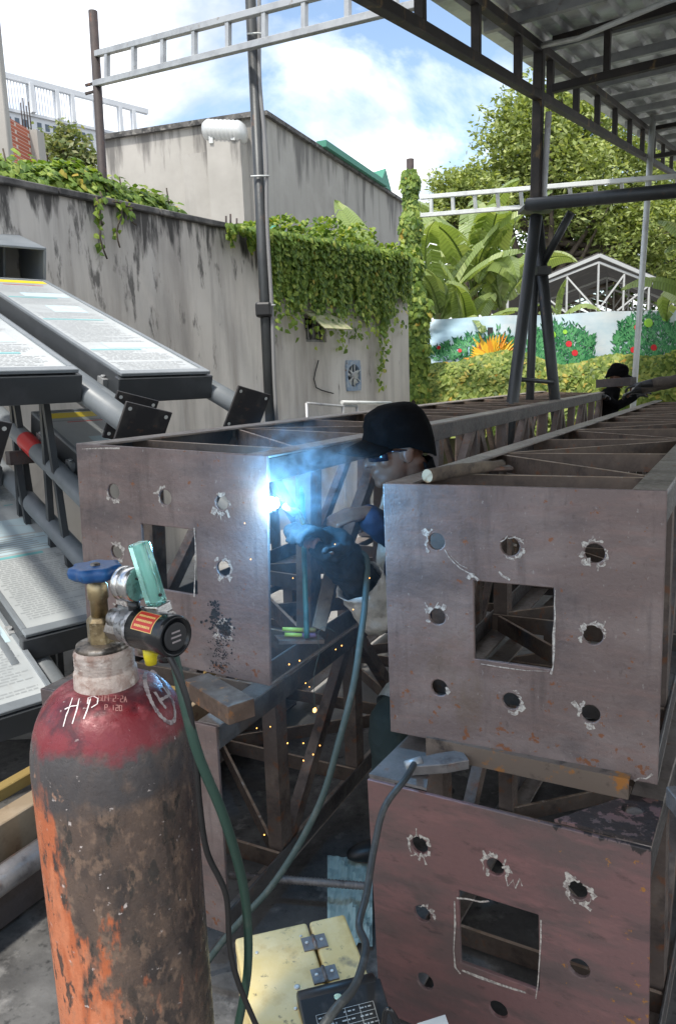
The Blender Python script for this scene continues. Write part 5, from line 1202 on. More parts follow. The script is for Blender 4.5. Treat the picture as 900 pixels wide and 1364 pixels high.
mb = MB(); mb.lathe([(.0115, vz + .038), (.0115, vz + .062), (.0135, vz + .064), (.0135, vz + .082), (.011, vz + .085), (.009, vz + .093)], 24); obj('stem_housing', mb, M['brass'], vb)
mb = MB(); hw = vz + .092
mb.lathe([(.010, hw - .004), (.026, hw - .001), (.0325, hw + .004), (.0335, hw + .010), (.0315, hw + .016), (.024, hw + .0175), (.014, hw + .0145), (.008, hw + .0165), (.0, hw + .0165)], 64, (0, 0, 0), None, True, lambda t, z: 1 + (.075 * math.cos(7 * t) if True else 0))
obj('handwheel', mb, M['blue_plastic'], gc)
mb = MB(); mb.lathe([(.0065, hw + .0155), (.0065, hw + .0185), (.005, hw + .0195)], 12); obj('wheel_nut', mb, M['gunmetal'], gc)
# lettering: pixels carried onto the cylinder surface
def on_cyl(px, py):
    d = ray(px, py).normalized(); t = .5
    while t < 1.5:
        p = EYEP + d * t; q = p - CXY
        if math.hypot(q.x, q.y) < r_at(q.z): break
        t += .0006
    q = p - CXY; z = q.z; e = .002; dr = (r_at(z + e) - r_at(z - e)) / (2 * e); n_ = Vector((q.x, q.y, 0)).normalized() - Z * dr; n_.normalize()
    return q + n_ * .0007, n_
def cyl_strokes(name, strokes, w, m, jit=.3):
    mb = MB()
    for s_ in strokes:
        dense = []
        for (a, b) in zip(s_, s_[1:]):
            for f in np.linspace(0, 1, 5)[:-1]: dense.append((a[0] + (b[0] - a[0]) * f, a[1] + (b[1] - a[1]) * f))
        dense.append(s_[-1]); pn = [on_cyl(*p) for p in dense]; mb.ribbon([p for p, _ in pn], [n_ for _, n_ in pn], w, jit)
    return obj(name, mb, m, gc)
M['white_mark'] = mat('white_marker', (.80, .74, .72), rough=.8)
random.seed(4)
cyl_strokes('chalk_letter', [[(97, 930), (92, 946), (89, 953), (85, 968)], [(106, 931), (103, 945), (97, 964)], [(87, 945), (96, 941), (105, 940)]], .0016, M['white_mark'])
cyl_strokes('chalk_letter', [[(121, 931), (117, 945), (112, 958)], [(117, 938), (118, 930), (125, 928), (131, 931), (130, 938), (122, 943)]], .0016, M['white_mark'])
ring = [(203 + 0, 0)]
el = []
for t in np.linspace(0, 2 * math.pi, 28): el.append((213 + 23 * math.cos(t) * .72 + 14 * math.sin(t) * .8, 928 + 36 * math.sin(t) * .95 - 10 * math.cos(t) * -.6))
M['grey_mark'] = mat('worn_grey_stencil', (.34, .30, .30), [((.16, .12, .13), 70, .48, .6)], rough=.8)
cyl_strokes('stencil_ring', [el[:19], el[20:27]], .0058, M['grey_mark'], .25)
cyl_strokes('stencil_letter', [[(206, 922), (214, 935), (221, 944)], [(217, 915), (225, 927), (232, 937)], [(213, 933), (224, 927)]], .0042, M['grey_mark'], .2)
def stamped(text, px, py, sx_, sy_, w, m):
    G = {'S': [[(1, 0), (0, 0), (0, .5), (1, .5), (1, 1), (0, 1)]], '0': [[(0, 0), (1, 0), (1, 1), (0, 1), (0, 0)]], '9': [[(1, 1), (1, 0), (0, 0), (0, .5), (1, .5)]], '2': [[(0, 0), (1, 0), (1, .5), (0, .5), (0, 1), (1, 1)]], '-': [[(0, .5), (.8, .5)]], 'A': [[(0, 1), (.5, 0), (1, 1)], [(.2, .6), (.8, .6)]], 'P': [[(0, 1), (0, 0), (1, 0), (1, .5), (0, .5)]], '.': [[(.3, .9), (.5, 1)]], '1': [[(.5, 0), (.5, 1)]], '7': [[(0, 0), (1, 0), (.4, 1)]]}
    st_ = []
    for i, ch in enumerate(text):
        for s_ in G.get(ch, []): st_.append([(px + i * sx_ * 1.45 + a * sx_, py + b * sy_ + i * .25) for a, b in s_])
    return cyl_strokes('stamped_letters', st_, w, m, .2)
M['stamp'] = mat('scratched_stamp', (.40, .20, .18), rough=.7)
stamped('S09-2-2A', 132, 926, 3.3, 8, .0009, M['stamp']); stamped('P.120', 140, 939, 3.3, 7, .0009, M['stamp'])

# ------------------------------------------------------------------ regulator
AX = Vector((.80, -.60, 0)); BX = Vector((.60, .80, 0))
vo = CXY + Z * (vz + .026)
rg = thing('gas_regulator', 'black and chrome gas regulator with round gauge and green flow tube', 'gas regulator', vo)
fr_ = (BX, Z, AX)
def lath(nm, prof, o, m, n_=28, ax=None, smooth=True, parent=None): mb = MB(); mb.lathe(prof, n_, o, ax or fr_, smooth); return objw(nm, mb, m, parent or rg)
lath('inlet_stub', [(.0085, .008), (.0085, .03)], vo, M['brass'], 20)
lath('inlet_nut', [(.013, .022), (.0145, .025), (.0145, .046), (.013, .049)], vo, M['gunmetal'], 6, None, False)
lath('inlet_tube', [(.009, .048), (.009, .06)], vo, M['chrome_rough'], 20)
bo = vo + Z * .012 + AX * .052
lath('chrome_body', [(.016, .0), (.021, .003), (.024, .008), (.024, .022), (.0265, .024), (.0265, .032)], bo, M['chrome_rough'], 36)
lath('pressure_stub', [(.013, -.022), (.013, .002)], bo - BX * .0 + Z * .004, M['chrome_rough'], 24)
hb = lath('heater_body', [(.0262, .032), (.0262, .092), (.0255, .097), (.022, .098), (.0215, .0955), (.001, .0955)], bo, M['black_gloss'], 40)
lath('end_disc', [(.0175, .0956), (.0175, .0972), (.0165, .0976)], bo, mat('dark_label', (.03, .03, .032), rough=.5), 32)
E1 = lambda a, r, t: bo + AX * a + (BX * math.cos(t) + Z * math.sin(t)) * r
side = lambda px: None
def wrap(nm, a0, a1, t0, t1, r, m, parent):
    mb = MB(); vs = []; N_ = 10; mb.sm = True
    for i in range(N_ + 1):
        t = t0 + (t1 - t0) * i / N_; vs += [E1(a0, r, t), E1(a1, r, t)]
    mb.add(vs, [(2 * i, 2 * i + 1, 2 * i + 3, 2 * i + 2) for i in range(N_)]); return objw(nm, mb, m, parent)
ta, tb = math.radians(105), math.radians(160)
wrap('label_border', .044, .082, ta - .03, tb + .03, .02645, M['label_ink'], hb); wrap('red_label', .0452, .0808, ta, tb, .0266, M['red_label'], hb)
mb = MB(); random.seed(6)
for row in range(3):
    t = ta + (tb - ta) * (.2 + .27 * row); a = .049
    while a < .076:
        l = random.uniform(.0012, .0028); mb.add([E1(a, .0268, t), E1(a + l, .0268, t), E1(a + l, .0268, t + .11), E1(a, .0268, t + .11)], [(0, 1, 2, 3)]); a += l + .0009
objw('label_lettering', mb, M['label_ink'], hb)
mb = MB()
for k in range(3):
    for dz in (-.006 + .006 * k,): mb.box(bo + AX * .0979 + Z * dz, (.016 - .003 * abs(k - 1), .0022, .0004), (BX, Z, AX))
objw('end_lettering', mb, M['grey_mark'], hb)
# gauge
AG = Vector((.86, -.51, 0)); BG = Vector((.51, .86, 0)); go = bo + AX * .026 + Z * .057 - AG * .014 - BX * .004
gg = lath('gauge', [(.018, -.004), (.0222, .0), (.0222, .008), (.0212, .009), (.0222, .010), (.0222, .022), (.0212, .0245), (.019, .0245)], go, M['chrome'], 40, (BG, Z, AG))
lath('gauge_glass', [(.0195, .0235), (.0195, .0242)], go, M['gauge_face'], 36, (BG, Z, AG), True, gg)
lath('gauge_screw', [(.0018, .0242), (.0018, .0262)], go + Z * .008, M['black_gloss'], 10, (BG, Z, AG), True, gg)
mb = MB(); mb.tube([go + AG * .014 - Z * .019, go + AG * .016 - Z * .038], .0075, 14); objw('gauge_stem', mb, M['black_gloss'], rg)
# flow tube
f0 = bo + AX * .056 + Z * .020 + BX * .012; tl_ = (Vector((-.20, -.02, .98))).normalized(); fx = AX - tl_ * AX.dot(tl_); fx.normalize(); fy = tl_.cross(fx)
mb = MB(); mb.box(f0 + tl_ * .006, (.026, .024, .014), (fx, fy, tl_)); bevel(objw('flow_base', mb, M['chrome'], rg), .002)
mb = MB(); mb.box(f0 + tl_ * .053, (.0205, .0205, .080), (fx, fy, tl_)); ft = bevel(objw('flow_tube', mb, M['flow_glass'], rg), .003, 3)
mb = MB(); mb.tube([f0 + tl_ * .016, f0 + tl_ * .090], .0045, 14); objw('flow_bore', mb, M['flow_core'], ft)
mb = MB(); mb.tube([f0 + tl_ * .024 - fy * .0 + fx * .0106, f0 + tl_ * .024 + fx * .0125], .0022, 10); objw('flow_screw', mb, M['black_gloss'], ft)
# outlets underneath
mb = MB(); o_ = bo + AX * .046 - Z * .024; mb.tube([o_, o_ - Z * .010, o_ - Z * .022], [.009, .009, .007], 16); objw('yellow_outlet', mb, M['yellow_plastic'], rg)
mb = MB(); o_ = bo + AX * .030 - Z * .024; mb.tube([o_, o_ - Z * .012], .006, 14); objw('small_outlet', mb, M['gunmetal'], rg)
mb = MB(); o_ = bo + AX * .078 - Z * .022; mb.tube([o_, o_ - Z * .012], .011, 14); objw('hose_collar', mb, M['black_gloss'], rg)
# hoses
hs = bo + AX * .078 - Z * .030
def at_r(px, py, Y): return aty(px, py, Y)
mb = MB(); mb.tube(spline([hs + BX * .003, aty(229, 862, .865), aty(243, 925, .845), aty(264, 1005, .84), aty(298, 1088, .86), aty(322, 1170, .90), aty(330, 1235, .93), aty(329, 1300, .95), aty(316, 1372, .97)], 8), .0065, 12)
tag(obj('green_hose', mb, M['rubber_green']), 'dark green gas hose hanging from the regulator down past the cylinder', 'hose')
mb = MB(); mb.tube(spline([hs - BX * .006 - AX * .006, aty(226, 875, .85), aty(250, 935, .84), aty(261, 1010, .84), aty(266, 1070, .85), aty(276, 1135, .87), aty(301, 1192, .89), aty(306, 1260, .91), aty(318, 1310, .92), aty(344, 1372, .93)], 8), .0040, 10)
tag(obj('heater_cable', mb, M['rubber_black']), 'thin black cable hanging from the regulator beside the green hose', 'cable')

# ================================================================== YELLOW WIRE FEEDER
zf = .42; fc = [atz(312, 1249, zf), atz(459, 1216, zf)]
fX = Vector((fc[1].x - fc[0].x, fc[1].y - fc[0].y, 0)); fw_ = fX.length; fX.normalize(); fY = Vector((fX.y, -fX.x, 0))    # fY towards the camera
fd = thing('wire_feeder', 'scuffed yellow welding wire feeder box with hinged lid and black front', 'wire feeder', mat=frame_mat((fc[0].x, fc[0].y, GZ), fX, -fY, Z))
hF = zf - GZ; dF = .42
mb = MB(); mb.box((fw_ / 2, -dF / 2, hF / 2 - .02), (fw_ - .004, dF - .004, hF - .045)); bevel(obj('casing', mb, M['feeder'], fd), .008, 3)
split = .655 * fw_
mb = MB(); mb.box((split / 2 - .001, -dF / 2, hF - .020), (split - .004, dF, .040)); lid = bevel(obj('lid', mb, M['feeder'], fd), .008, 3)
mb = MB(); mb.box(((split + fw_) / 2 + .001, -.135, hF - .020), (fw_ - split - .004, .27, .040)); bevel(obj('top_panel', mb, M['feeder'], fd), .008, 3)
for k, yy in enumerate((-.075, -.175)):
    hg = MB(); hg.box((split - .016, yy, hF + .0016), (.026, .042, .003)); hg.box((split + .016, yy, hF + .0016), (.026, .042, .003)); hg.tube([(split, yy - .021, hF + .004), (split, yy + .021, hF + .004)], .0042, 10); ho = obj('hinge', hg, M['steel_blue'], fd)
    for a in (-.018, .018):
        mb = MB(); mb.lathe([(.0042, hF + .003), (.0042, hF + .0042), (.003, hF + .0052)], 10, (split + a, yy + .003, 0)); obj('screw', mb, M['galv_light'], ho)
for (a, b, r) in ((.115, -.19, .007), (.045, -.065, .004), (.155, -.045, .0035), (.10, -.245, .004)):
    mb = MB(); mb.lathe([(r, hF), (r, hF + .002), (r * .6, hF + .003)], 12, (a, b, 0)); obj('rivet', mb, M['galv_light'], lid)
mb = MB()                                                          # black front unit: rounded ridge and sloping data plate
xa, xb = split - .075, fw_ + .012
def bx_(mb, ya, za, yb2, zb, th): 
    p = [(xa, ya, za), (xb, ya, za), (xb, yb2, zb), (xa, yb2, zb)]; q = [(x, y, z - th) for x, y, z in p]
    mb.add(p + q, [(0, 3, 2, 1), (4, 5, 6, 7), (0, 1, 5, 4), (1, 2, 6, 5), (2, 3, 7, 6), (3, 0, 4, 7)])
mb.tube([(xa, -.272 + .03, hF + .014), (xb - .01, -.272 + .03, hF + .014)], .019, 18); bx_(mb, -.248, hF + .030, -.50, hF - .06, .06)
mb.box(((xa + xb) / 2, -.39, hF / 2 - .06), (xb - xa, .21, hF - .12))
fu = bevel(obj('front_unit', mb, mat('black_plastic', (.018, .02, .022), [((.05, .05, .05), 20, .58, .7)], rough=.42), fd), .003, 1)
mb = MB(); sl_ = (-.086) / (-.222)
def onsl(x, y): return Vector((x, y, hF + .030 + (y + .248) * (.09 / .252) + .0012))
PW = (xa + .028, xb - .03); 
for i, y in enumerate((-.290, -.305, -.320, -.335, -.350, -.365, -.380, -.400, -.43)): mb.ribbon([onsl(PW[0], y), onsl(PW[1], y)], Z, .0013)
for x in np.linspace(PW[0], PW[1], 5): mb.ribbon([onsl(x, -.290), onsl(x, -.43)], Z, .0013)
random.seed(9)
for y in (-.297, -.312, -.327, -.342, -.357, -.372, -.390, -.415):
    x = PW[0] + .004
    while x < PW[1] - .006:
        l = random.uniform(.003, .010); 
        if random.random() < .75: mb.ribbon([onsl(x, y), onsl(x + l, y)], Z, .0035)
        x += l + .003
stuff(obj('data_plate', mb, mat('plate_print', (.34, .36, .35), rough=.5), fu))
mb = MB(); mb.lathe([(.008, 0), (.008, .001)], 14, ((xa + xb) / 2 - .01, -.268, hF + .026)); obj('worn_badge', mb, M['brass'], fu)
# carry handle of a tool beside the feeder, and a small white card on the floor
p = aty(517, 1350, 1.18); mb = MB(); mb.tube(spline([p + Vector((-.012, 0, -.06)), p + Vector((-.006, 0, .0)), p + Vector((.004, 0, .006)), p + Vector((.02, 0, -.03)), p + Vector((.03, 0, -.09))], 6), .005, 10)
tag(obj('wire_loop', mb, M['black_gloss']), 'bent black wire loop sticking up in front of the reddish box truss', 'wire')
p = aty(584, 1383, 1.2); mb = MB(); mb.box(p - Z * .01, (.06, .09, .004), (Vector((.95, .2, .1)), Vector((-.2, .95, .2)), Vector((-.05, -.2, .97)))); tag(obj('white_card', mb, M['print_white']), 'small white card edge below the reddish end plate', 'card')

# ================================================================== WELDING ARC, TORCH, SMOKE
arc = aty(361, 671, 2.052)
ar = thing('welding_arc', 'blinding blue white welding arc at the corner of the end plate', 'welding arc', arc)
bm = bmesh.new(); bmesh.ops.create_icosphere(bm, subdivisions=3, radius=.0195)
for v in bm.verts: v.co *= 1 + .45 * noise.noise(v.co * 90 + Vector((3, 1, 2)))
m_ = bpy.data.meshes.new('arc_core'); bm.to_mesh(m_); bm.free(); link('arc_core', m_, emat('arc_light', (.62, .88, 1.0), 90), ar)
pl_ = bpy.data.lights.new('arc_light', 'POINT'); pl_.energy = 6; pl_.color = (.10, .48, 1.0); pl_.shadow_soft_size = .03
lo_ = bpy.data.objects.new('arc_light', pl_); C.objects.link(lo_); lo_.parent = ar; lo_.location = (.040, -.032, .0)
random.seed(12)
M['spark'] = emat('spark_glow', (1.0, .45, .10), 3.2)
for k, (px, py, r) in enumerate(((419, 946, .0075), (399, 880, .002), (404, 990, .0018), (352, 1112, .0022), (342, 970, .0018), (383, 990, .0022), (417, 1005, .002), (426, 993, .002), (455, 860, .0018), (470, 812, .0016), (447, 865, .0016), (334, 745, .0016), (326, 697, .0014), (407, 910, .0016), (412, 915, .0014), (459, 950, .0018), (385, 885, .002), (404, 1013, .002), (360, 968, .0016), (446, 725, .0015), (492, 770, .0015), (390, 770, .0014))):
    p = aty(px, py, 2.0 + random.uniform(-.1, .12)); r *= .68; mb = MB(); d = Vector((random.gauss(0, .3), 0, -1)).normalized() * r * 1.5
    mb.tube([p - d, p - d * .4, p + d * .4, p + d], [r * .3, r, r, r * .3], 8)
    tag(obj('weld_spark', mb, M['spark']), 'glowing orange spark dropping from the torch cable' if k == 0 else 'tiny bright spark flying below the welding arc', 'spark', None if k == 0 else 'flying weld sparks')
# smoke: a soft cloud that drifts up from the arc, and thinner fume below it
def volmat(name, dens, col, scale, lo, hi, ani=.2):
    m = bpy.data.materials.new(name); m.use_nodes = True; t = m.node_tree; n = t.nodes; n.clear()
    out = n.new('ShaderNodeOutputMaterial'); pv = n.new('ShaderNodeVolumePrincipled'); pv.inputs['Color'].default_value = (*col, 1); pv.inputs['Anisotropy'].default_value = ani
    tc_ = n.new('ShaderNodeTexCoord'); nz_ = n.new('ShaderNodeTexNoise'); nz_.inputs['Scale'].default_value = scale; nz_.inputs['Detail'].default_value = 4; nz_.inputs['Distortion'].default_value = 1.2
    ln = n.new('ShaderNodeVectorMath'); ln.operation = 'LENGTH'; t.links.new(tc_.outputs['Object'], ln.inputs[0]); t.links.new(tc_.outputs['Object'], nz_.inputs['Vector'])
    fo = n.new('ShaderNodeMapRange'); fo.inputs[1].default_value = 1.0; fo.inputs[2].default_value = .25; fo.interpolation_type = 'SMOOTHSTEP'; t.links.new(ln.outputs['Value'], fo.inputs[0])
    mr = n.new('ShaderNodeMapRange'); mr.inputs[1].default_value = lo; mr.inputs[2].default_value = hi; mr.inputs[4].default_value = dens; t.links.new(nz_.outputs[0], mr.inputs[0])
    mu = n.new('ShaderNodeMath'); mu.operation = 'MULTIPLY'; t.links.new(fo.outputs[0], mu.inputs[0]); t.links.new(mr.outputs[0], mu.inputs[1]); t.links.new(mu.outputs[0], pv.inputs['Density']); t.links.new(pv.outputs[0], out.inputs['Volume'])
    return m
def puff(name, label, c, rad, m):
    bm = bmesh.new(); bmesh.ops.create_icosphere(bm, subdivisions=3, radius=1.0); me = bpy.data.meshes.new(name); bm.to_mesh(me); bm.free(); o = link(name, me, m); o.location = c; o.scale = rad; tag(o, label, 'smoke'); stuff(o)
puff('welding_smoke', 'thin blue smoke curling up between the arc and the welder', aty(405, 625, 2.12), (.24, .20, .20), volmat('smoke_volume', 3.4, (.75, .88, 1), 3.4, .47, .68))
puff('welding_fume', 'faint blue lit fume hanging around and below the welding arc', aty(385, 790, 2.05), (.40, .34, .62), volmat('fume_volume', .36, (.75, .88, 1), 1.8, .36, .7))
# torch and its cable
tip = arc + Vector((.028, .02, -.004))

# ================================================================== PEOPLE
def remeshed(name, prims, voxel, smooth=6):
    bm = bmesh.new()
    def sphere(c, rad, ax=None, sub=3):
        r_ = bmesh.ops.create_icosphere(bm, subdivisions=sub, radius=1.0); a = ax or (Vector((1, 0, 0)), Vector((0, 1, 0)), Z)
        for v in r_['verts']: co = v.co.copy(); v.co = Vector(c) + Vector(a[0]) * co.x * rad[0] + Vector(a[1]) * co.y * rad[1] + Vector(a[2]) * co.z * rad[2]
    for p in prims:
        if p[0] == 's': sphere(p[1], p[2], p[3] if len(p) > 3 else None)
        else:
            pts, rs = p[1], p[2]; tb_ = MB(); pts = [Vector(q) for q in pts]; tb_.tube(pts, list(rs), 14); base = [bm.verts.new(v) for v in tb_.v]
            for f in tb_.f: bm.faces.new([base[i] for i in f])
            for q, r in ((pts[0], rs[0]), (pts[-1], rs[-1])): sphere(q, (r, r, r), None, 2)
            for q, r in list(zip(pts, rs))[1:-1]: sphere(q, (r, r, r), None, 2)
    bmesh.ops.recalc_face_normals(bm, faces=bm.faces)
    me = bpy.data.meshes.new(name + '_src'); bm.to_mesh(me); bm.free(); o = bpy.data.objects.new(name + '_src', me); C.objects.link(o)
    m = o.modifiers.new('r', 'REMESH'); m.mode = 'VOXEL'; m.voxel_size = voxel; m.use_smooth_shade = True
    if smooth: s = o.modifiers.new('s', 'SMOOTH'); s.factor = .5; s.iterations = smooth
    dg = bpy.context.evaluated_depsgraph_get(); out = bpy.data.meshes.new_from_object(o.evaluated_get(dg)); out.name = name
    bpy.data.objects.remove(o); bpy.data.meshes.remove(me); out.materials.clear(); return out
def crumple(me, amp, sc, seed=0):
    n_ = len(me.vertices); co = np.empty(n_ * 3, 'f'); no = np.empty(n_ * 3, 'f')
    me.vertices.foreach_get('co', co); me.vertex_normals.foreach_get('vector', no); co = co.reshape(-1, 3); no = no.reshape(-1, 3)
    k = np.array([noise.noise(Vector(c) * sc + Vector((seed, 0, 0))) + .5 * noise.noise(Vector(c) * sc * 2.3 + Vector((0, seed, 0))) for c in co.tolist()])
    me.vertices.foreach_set('co', (co + no * (amp * k)[:, None]).astype('f').ravel()); me.update(); return me
def linkw(name, me, m, parent):
    inv = wm(parent).inverted()
    me.transform(inv); return link(name, me, m, parent)
def hand_prims(wrist, d, n_, s=1.0, curl=.9, thumb=1):
    d = Vector(d).normalized(); n_ = Vector(n_); n_ = (n_ - d * n_.dot(d)).normalized(); a = d.cross(n_) * thumb; P_ = []
    w = Vector(wrist); palm = w + d * .05 * s
    P_.append(('s', palm, (.040 * s, .048 * s, .015 * s), (a, d, n_)))
    P_.append(('t', [w - d * .01, palm], [.026 * s, .024 * s]))
    for k, (off, ln) in enumerate(((.031, .070), (.010, .078), (-.011, .073), (-.031, .058))):
        p = w + d * .092 * s + a * off * s; pts = [p - d * .03 * s]; dirn = d.copy(); nn = n_.copy()
        for j in range(3):
            c = curl * (.55 + .25 * j); dirn, nn = dirn * math.cos(c) - nn * math.sin(c), nn * math.cos(c) + dirn * math.sin(c); pts.append(pts[-1] + dirn * ln * s * (.46, .32, .26)[j] if j else p + dirn * ln * s * .42)
        P_.append(('t', pts, [.0105 * s, .0098 * s, .009 * s, .008 * s]))
    t0 = w + d * .03 * s + a * .034 * s; P_.append(('t', [t0, t0 + (a * .6 + d * .7 - n_ * .3).normalized() * .036 * s, t0 + (a * .45 + d * .75 - n_ * .5).normalized() * .066 * s], [.014 * s, .011 * s, .009 * s]))
    return P_
def person(label, J, f, voxel, cols, cap=True, glasses=True, gloves=(False, False)):
    hc = Vector(J['head']); f = Vector(f).normalized(); u = (Z - f * f.z).normalized(); s = f.cross(u)     # s: the wearer's right
    root = thing('person', label, 'person', (J['pelvis'][0], J['pelvis'][1], GZ))
    H = lambda sd, fw, up_: hc + s * sd + f * fw + u * up_
    A3 = (s, f, u); P_ = []
    P_ += [('s', H(0, -.012, .035), (.074, .096, .092), A3), ('s', H(0, .022, -.035), (.060, .068, .078), A3), ('s', H(0, .045, -.080), (.042, .042, .034), A3), ('s', H(0, .074, -.098), (.022, .018, .018), A3),
           ('s', H(0, .066, .012), (.052, .024, .022), A3), ('s', H(0, .084, -.058), (.025, .017, .0095), A3), ('s', H(0, .083, -.075), (.021, .015, .0095), A3), ('t', [H(0, .086, .004), H(0, .104, -.020), H(0, .113, -.032)], [.010, .0115, .0125]),
           ('s', H(.011, .092, -.032), (.009, .010, .008), A3), ('s', H(-.011, .092, -.032), (.009, .010, .008), A3), ('s', H(.040, .058, -.025), (.022, .022, .020), A3), ('s', H(-.040, .058, -.025), (.022, .022, .020), A3)]
    for e in (-1, 1): P_ += [('s', H(e * .074, -.010, -.012), (.010, .020, .032), A3), ('s', H(e * .080, -.018, .004), (.008, .015, .018), A3)]
    neck = Vector(J['neck']); P_ += [('t', [H(0, -.03, -.05), neck], [.054, .060])]
    ch, pe = Vector(J['chest']), Vector(J['pelvis']); sh = [Vector(J['sl']), Vector(J['sr'])]; sv = (sh[1] - sh[0]).normalized(); tv = (ch - pe).normalized(); bv = sv.cross(tv)
    T3 = (sv, bv, tv); torso = [('s', ch, (.165, .105, .17), T3), ('s', ch.lerp(pe, .5), (.145, .098, .17), T3), ('s', pe, (.155, .11, .12), T3), ('t', [neck, sh[0]], [.058, .060]), ('t', [neck, sh[1]], [.058, .060]), ('t', [neck, ch], [.07, .09])]
    arms = []
    for k, (S, E_, Wr) in enumerate((('sl', 'el', 'wl'), ('sr', 'er', 'wr'))): arms.append([('t', [J[S], J[E_]], [.054, .042]), ('t', [J[E_], J[Wr]], [.043, .028])])
    legs = []
    for k, (h_, kn, an) in enumerate((('hl', 'kl', 'al'), ('hr', 'kr', 'ar'))): legs += [('t', [J[h_], J[kn]], [.085, .058]), ('t', [J[kn], Vector(J[kn]).lerp(Vector(J[an]), .35), J[an]], [.056, .056, .040]), ('s', Vector(J[an]) + f * .06 - Z * .035, (.045, .12, .035), (s, Vector((f.x, f.y, 0)).normalized(), Z))]
    hands = [hand_prims(J['wl'], J['dl'], J['nl'], 1.0, J.get('cl', .9), -1), hand_prims(J['wr'], J['dr'], J['nr'], 1.0, J.get('cr', .9), 1)]
    b = linkw('body', remeshed('body', P_ + torso + arms[0] + arms[1] + legs + hands[0] + hands[1], voxel, 3), M['skin'], root)
    grow = lambda pr, g_: [(p[0], p[1], tuple(r + g_ for r in p[2])) + tuple(p[3:]) for p in pr]
    shirt = remeshed('shirt', grow(torso, .016) + grow([arms[0][0], arms[1][0]], .014) + [('t', [J['el'], Vector(J['el']).lerp(Vector(J['wl']), J.get('sleeve', .35))], [.056, .05]), ('t', [J['er'], Vector(J['er']).lerp(Vector(J['wr']), .92)], [.056, .046])], voxel * 1.3, 3)
    linkw('shirt', crumple(shirt, .008, 14), M[cols[0]], root)
    tr_ = remeshed('trousers', grow(legs[0:2] + legs[3:5], .014) + grow([torso[2]], .018), voxel * 1.5, 3); linkw('trousers', crumple(tr_, .009, 11, 3), M[cols[1]], root)
    for an in ('al', 'ar'):
        q = Vector(J[an]); fh = Vector((f.x, f.y, 0)).normalized(); me = remeshed('boot', [('s', q + fh * .055 - Z * .035, (.052, .135, .040), (fh.cross(Z), fh, Z)), ('t', [q - Z * .02, q + Z * .10], [.052, .056])], .012, 3)
        linkw('boot', me, M['rubber_black'], root)
    if cap:
        mb = MB(); NU, NV = 36, 12; vs = []; mb.sm = True
        for j in range(NV + 1):
            for i in range(NU):
                t = 2 * math.pi * i / NU; cosb = math.cos(t)               # t = 0 forward
                low = .022 - .016 * (1 - cosb) / 2 - .05 * max(0, -cosb); ph = math.pi / 2 * (1 - j / NV); zt_ = .118 * math.sin(ph)
                zz = low + (.150 - low) * math.sin(ph) ** .9; rr = math.cos(ph) ** .55 if j < NV else 1
                rr = rr if j else 0.0
                wob = 1 + .09 * noise.noise(Vector((cosb * 2.2, math.sin(t) * 2.2, j * .5))) + .035 * noise.noise(Vector((cosb * 6, math.sin(t) * 6, j * 1.1))) - .012 * (abs(math.sin(3 * t)) < .12)
                vs.append(H(math.sin(t) * .096 * rr * wob, -.012 + cosb * .118 * rr * wob, zz))
        mb.add(vs, [(j * NU + i, j * NU + (i + 1) % NU, (j + 1) * NU + (i + 1) % NU, (j + 1) * NU + i) for j in range(NV) for i in range(NU)])
        cp = objw('cap', mb, M['black_cap'], root); cp.modifiers.new('s', 'SOLIDIFY').thickness = -.004
        mb = MB(); mb.sm = True; vs = []; NB = 14
        for j in range(6):
            for i in range(NB + 1):
                t = -1.15 + 2.3 * i / NB; ex = .098 * (j / 5) * max(0, math.cos(t)) ** .45; arch = .018 * math.cos(t * 1.1)
                vs.append(H(math.sin(t) * (.088 + ex * .12), -.008 + math.cos(t) * .110 + ex,   .036 + arch - .27 * ex - .024 * (t / 1.15) ** 2))
        mb.add(vs, [(j * (NB + 1) + i, j * (NB + 1) + i + 1, (j + 1) * (NB + 1) + i + 1, (j + 1) * (NB + 1) + i) for j in range(5) for i in range(NB)])
        br = objw('brim', mb, M['black_cap'], cp); br.modifiers.new('s', 'SOLIDIFY').thickness = .005
        mb = MB(); mb.sm = True; vs = []; NB = 12                          # cloth neck flap behind the cap
        for j in range(5):
            for i in range(NB + 1):
                t = math.pi * (.66 + .68 * i / NB); vs.append(H(math.sin(t) * (.090 + .004 * j), -.008 + math.cos(t) * (.110 + .004 * j), -.045 - .022 * j - .02 * noise.noise(Vector((i * .5, j * .5, 1)))))
        mb.add(vs, [(j * (NB + 1) + i, j * (NB + 1) + i + 1, (j + 1) * (NB + 1) + i + 1, (j + 1) * (NB + 1) + i) for j in range(4) for i in range(NB)])
        nf = objw('hair', mb, M['black_cap'], root); nf.modifiers.new('s', 'SOLIDIFY').thickness = .006
    if glasses:
        gl = MB()
        for e in (-1, 1):
            gl.sm = True; vs = []
            for j in range(4):
                for i in range(6): a = .15 + 1.0 * i / 5; vs.append(H(e * math.sin(a) * .072, .022 + math.cos(a) * .082, .016 - .036 * j / 3))
            gl.add(vs, [(j * 6 + i, j * 6 + i + 1, (j + 1) * 6 + i + 1, (j + 1) * 6 + i) for j in range(3) for i in range(5)])
            gl.tube([H(e * .068, .055, .010), H(e * .080, .02, .006), H(e * .082, -.02, .004)], .003, 6)
        g_ = objw('glasses', gl, M['gauge_face'], root); g_.modifiers.new('s', 'SOLIDIFY').thickness = .002
    for e in (-1, 1):
        mb = MB(); bmv = []; mb.lathe([(.002, -.010), (.008, -.006), (.0095, 0), (.006, .006), (.001, .009)], 12, H(e * .031, .076, .0), (s, u, f)); objw('eye', mb, M['print_white'], root)
    return root, hands, H
q = aty
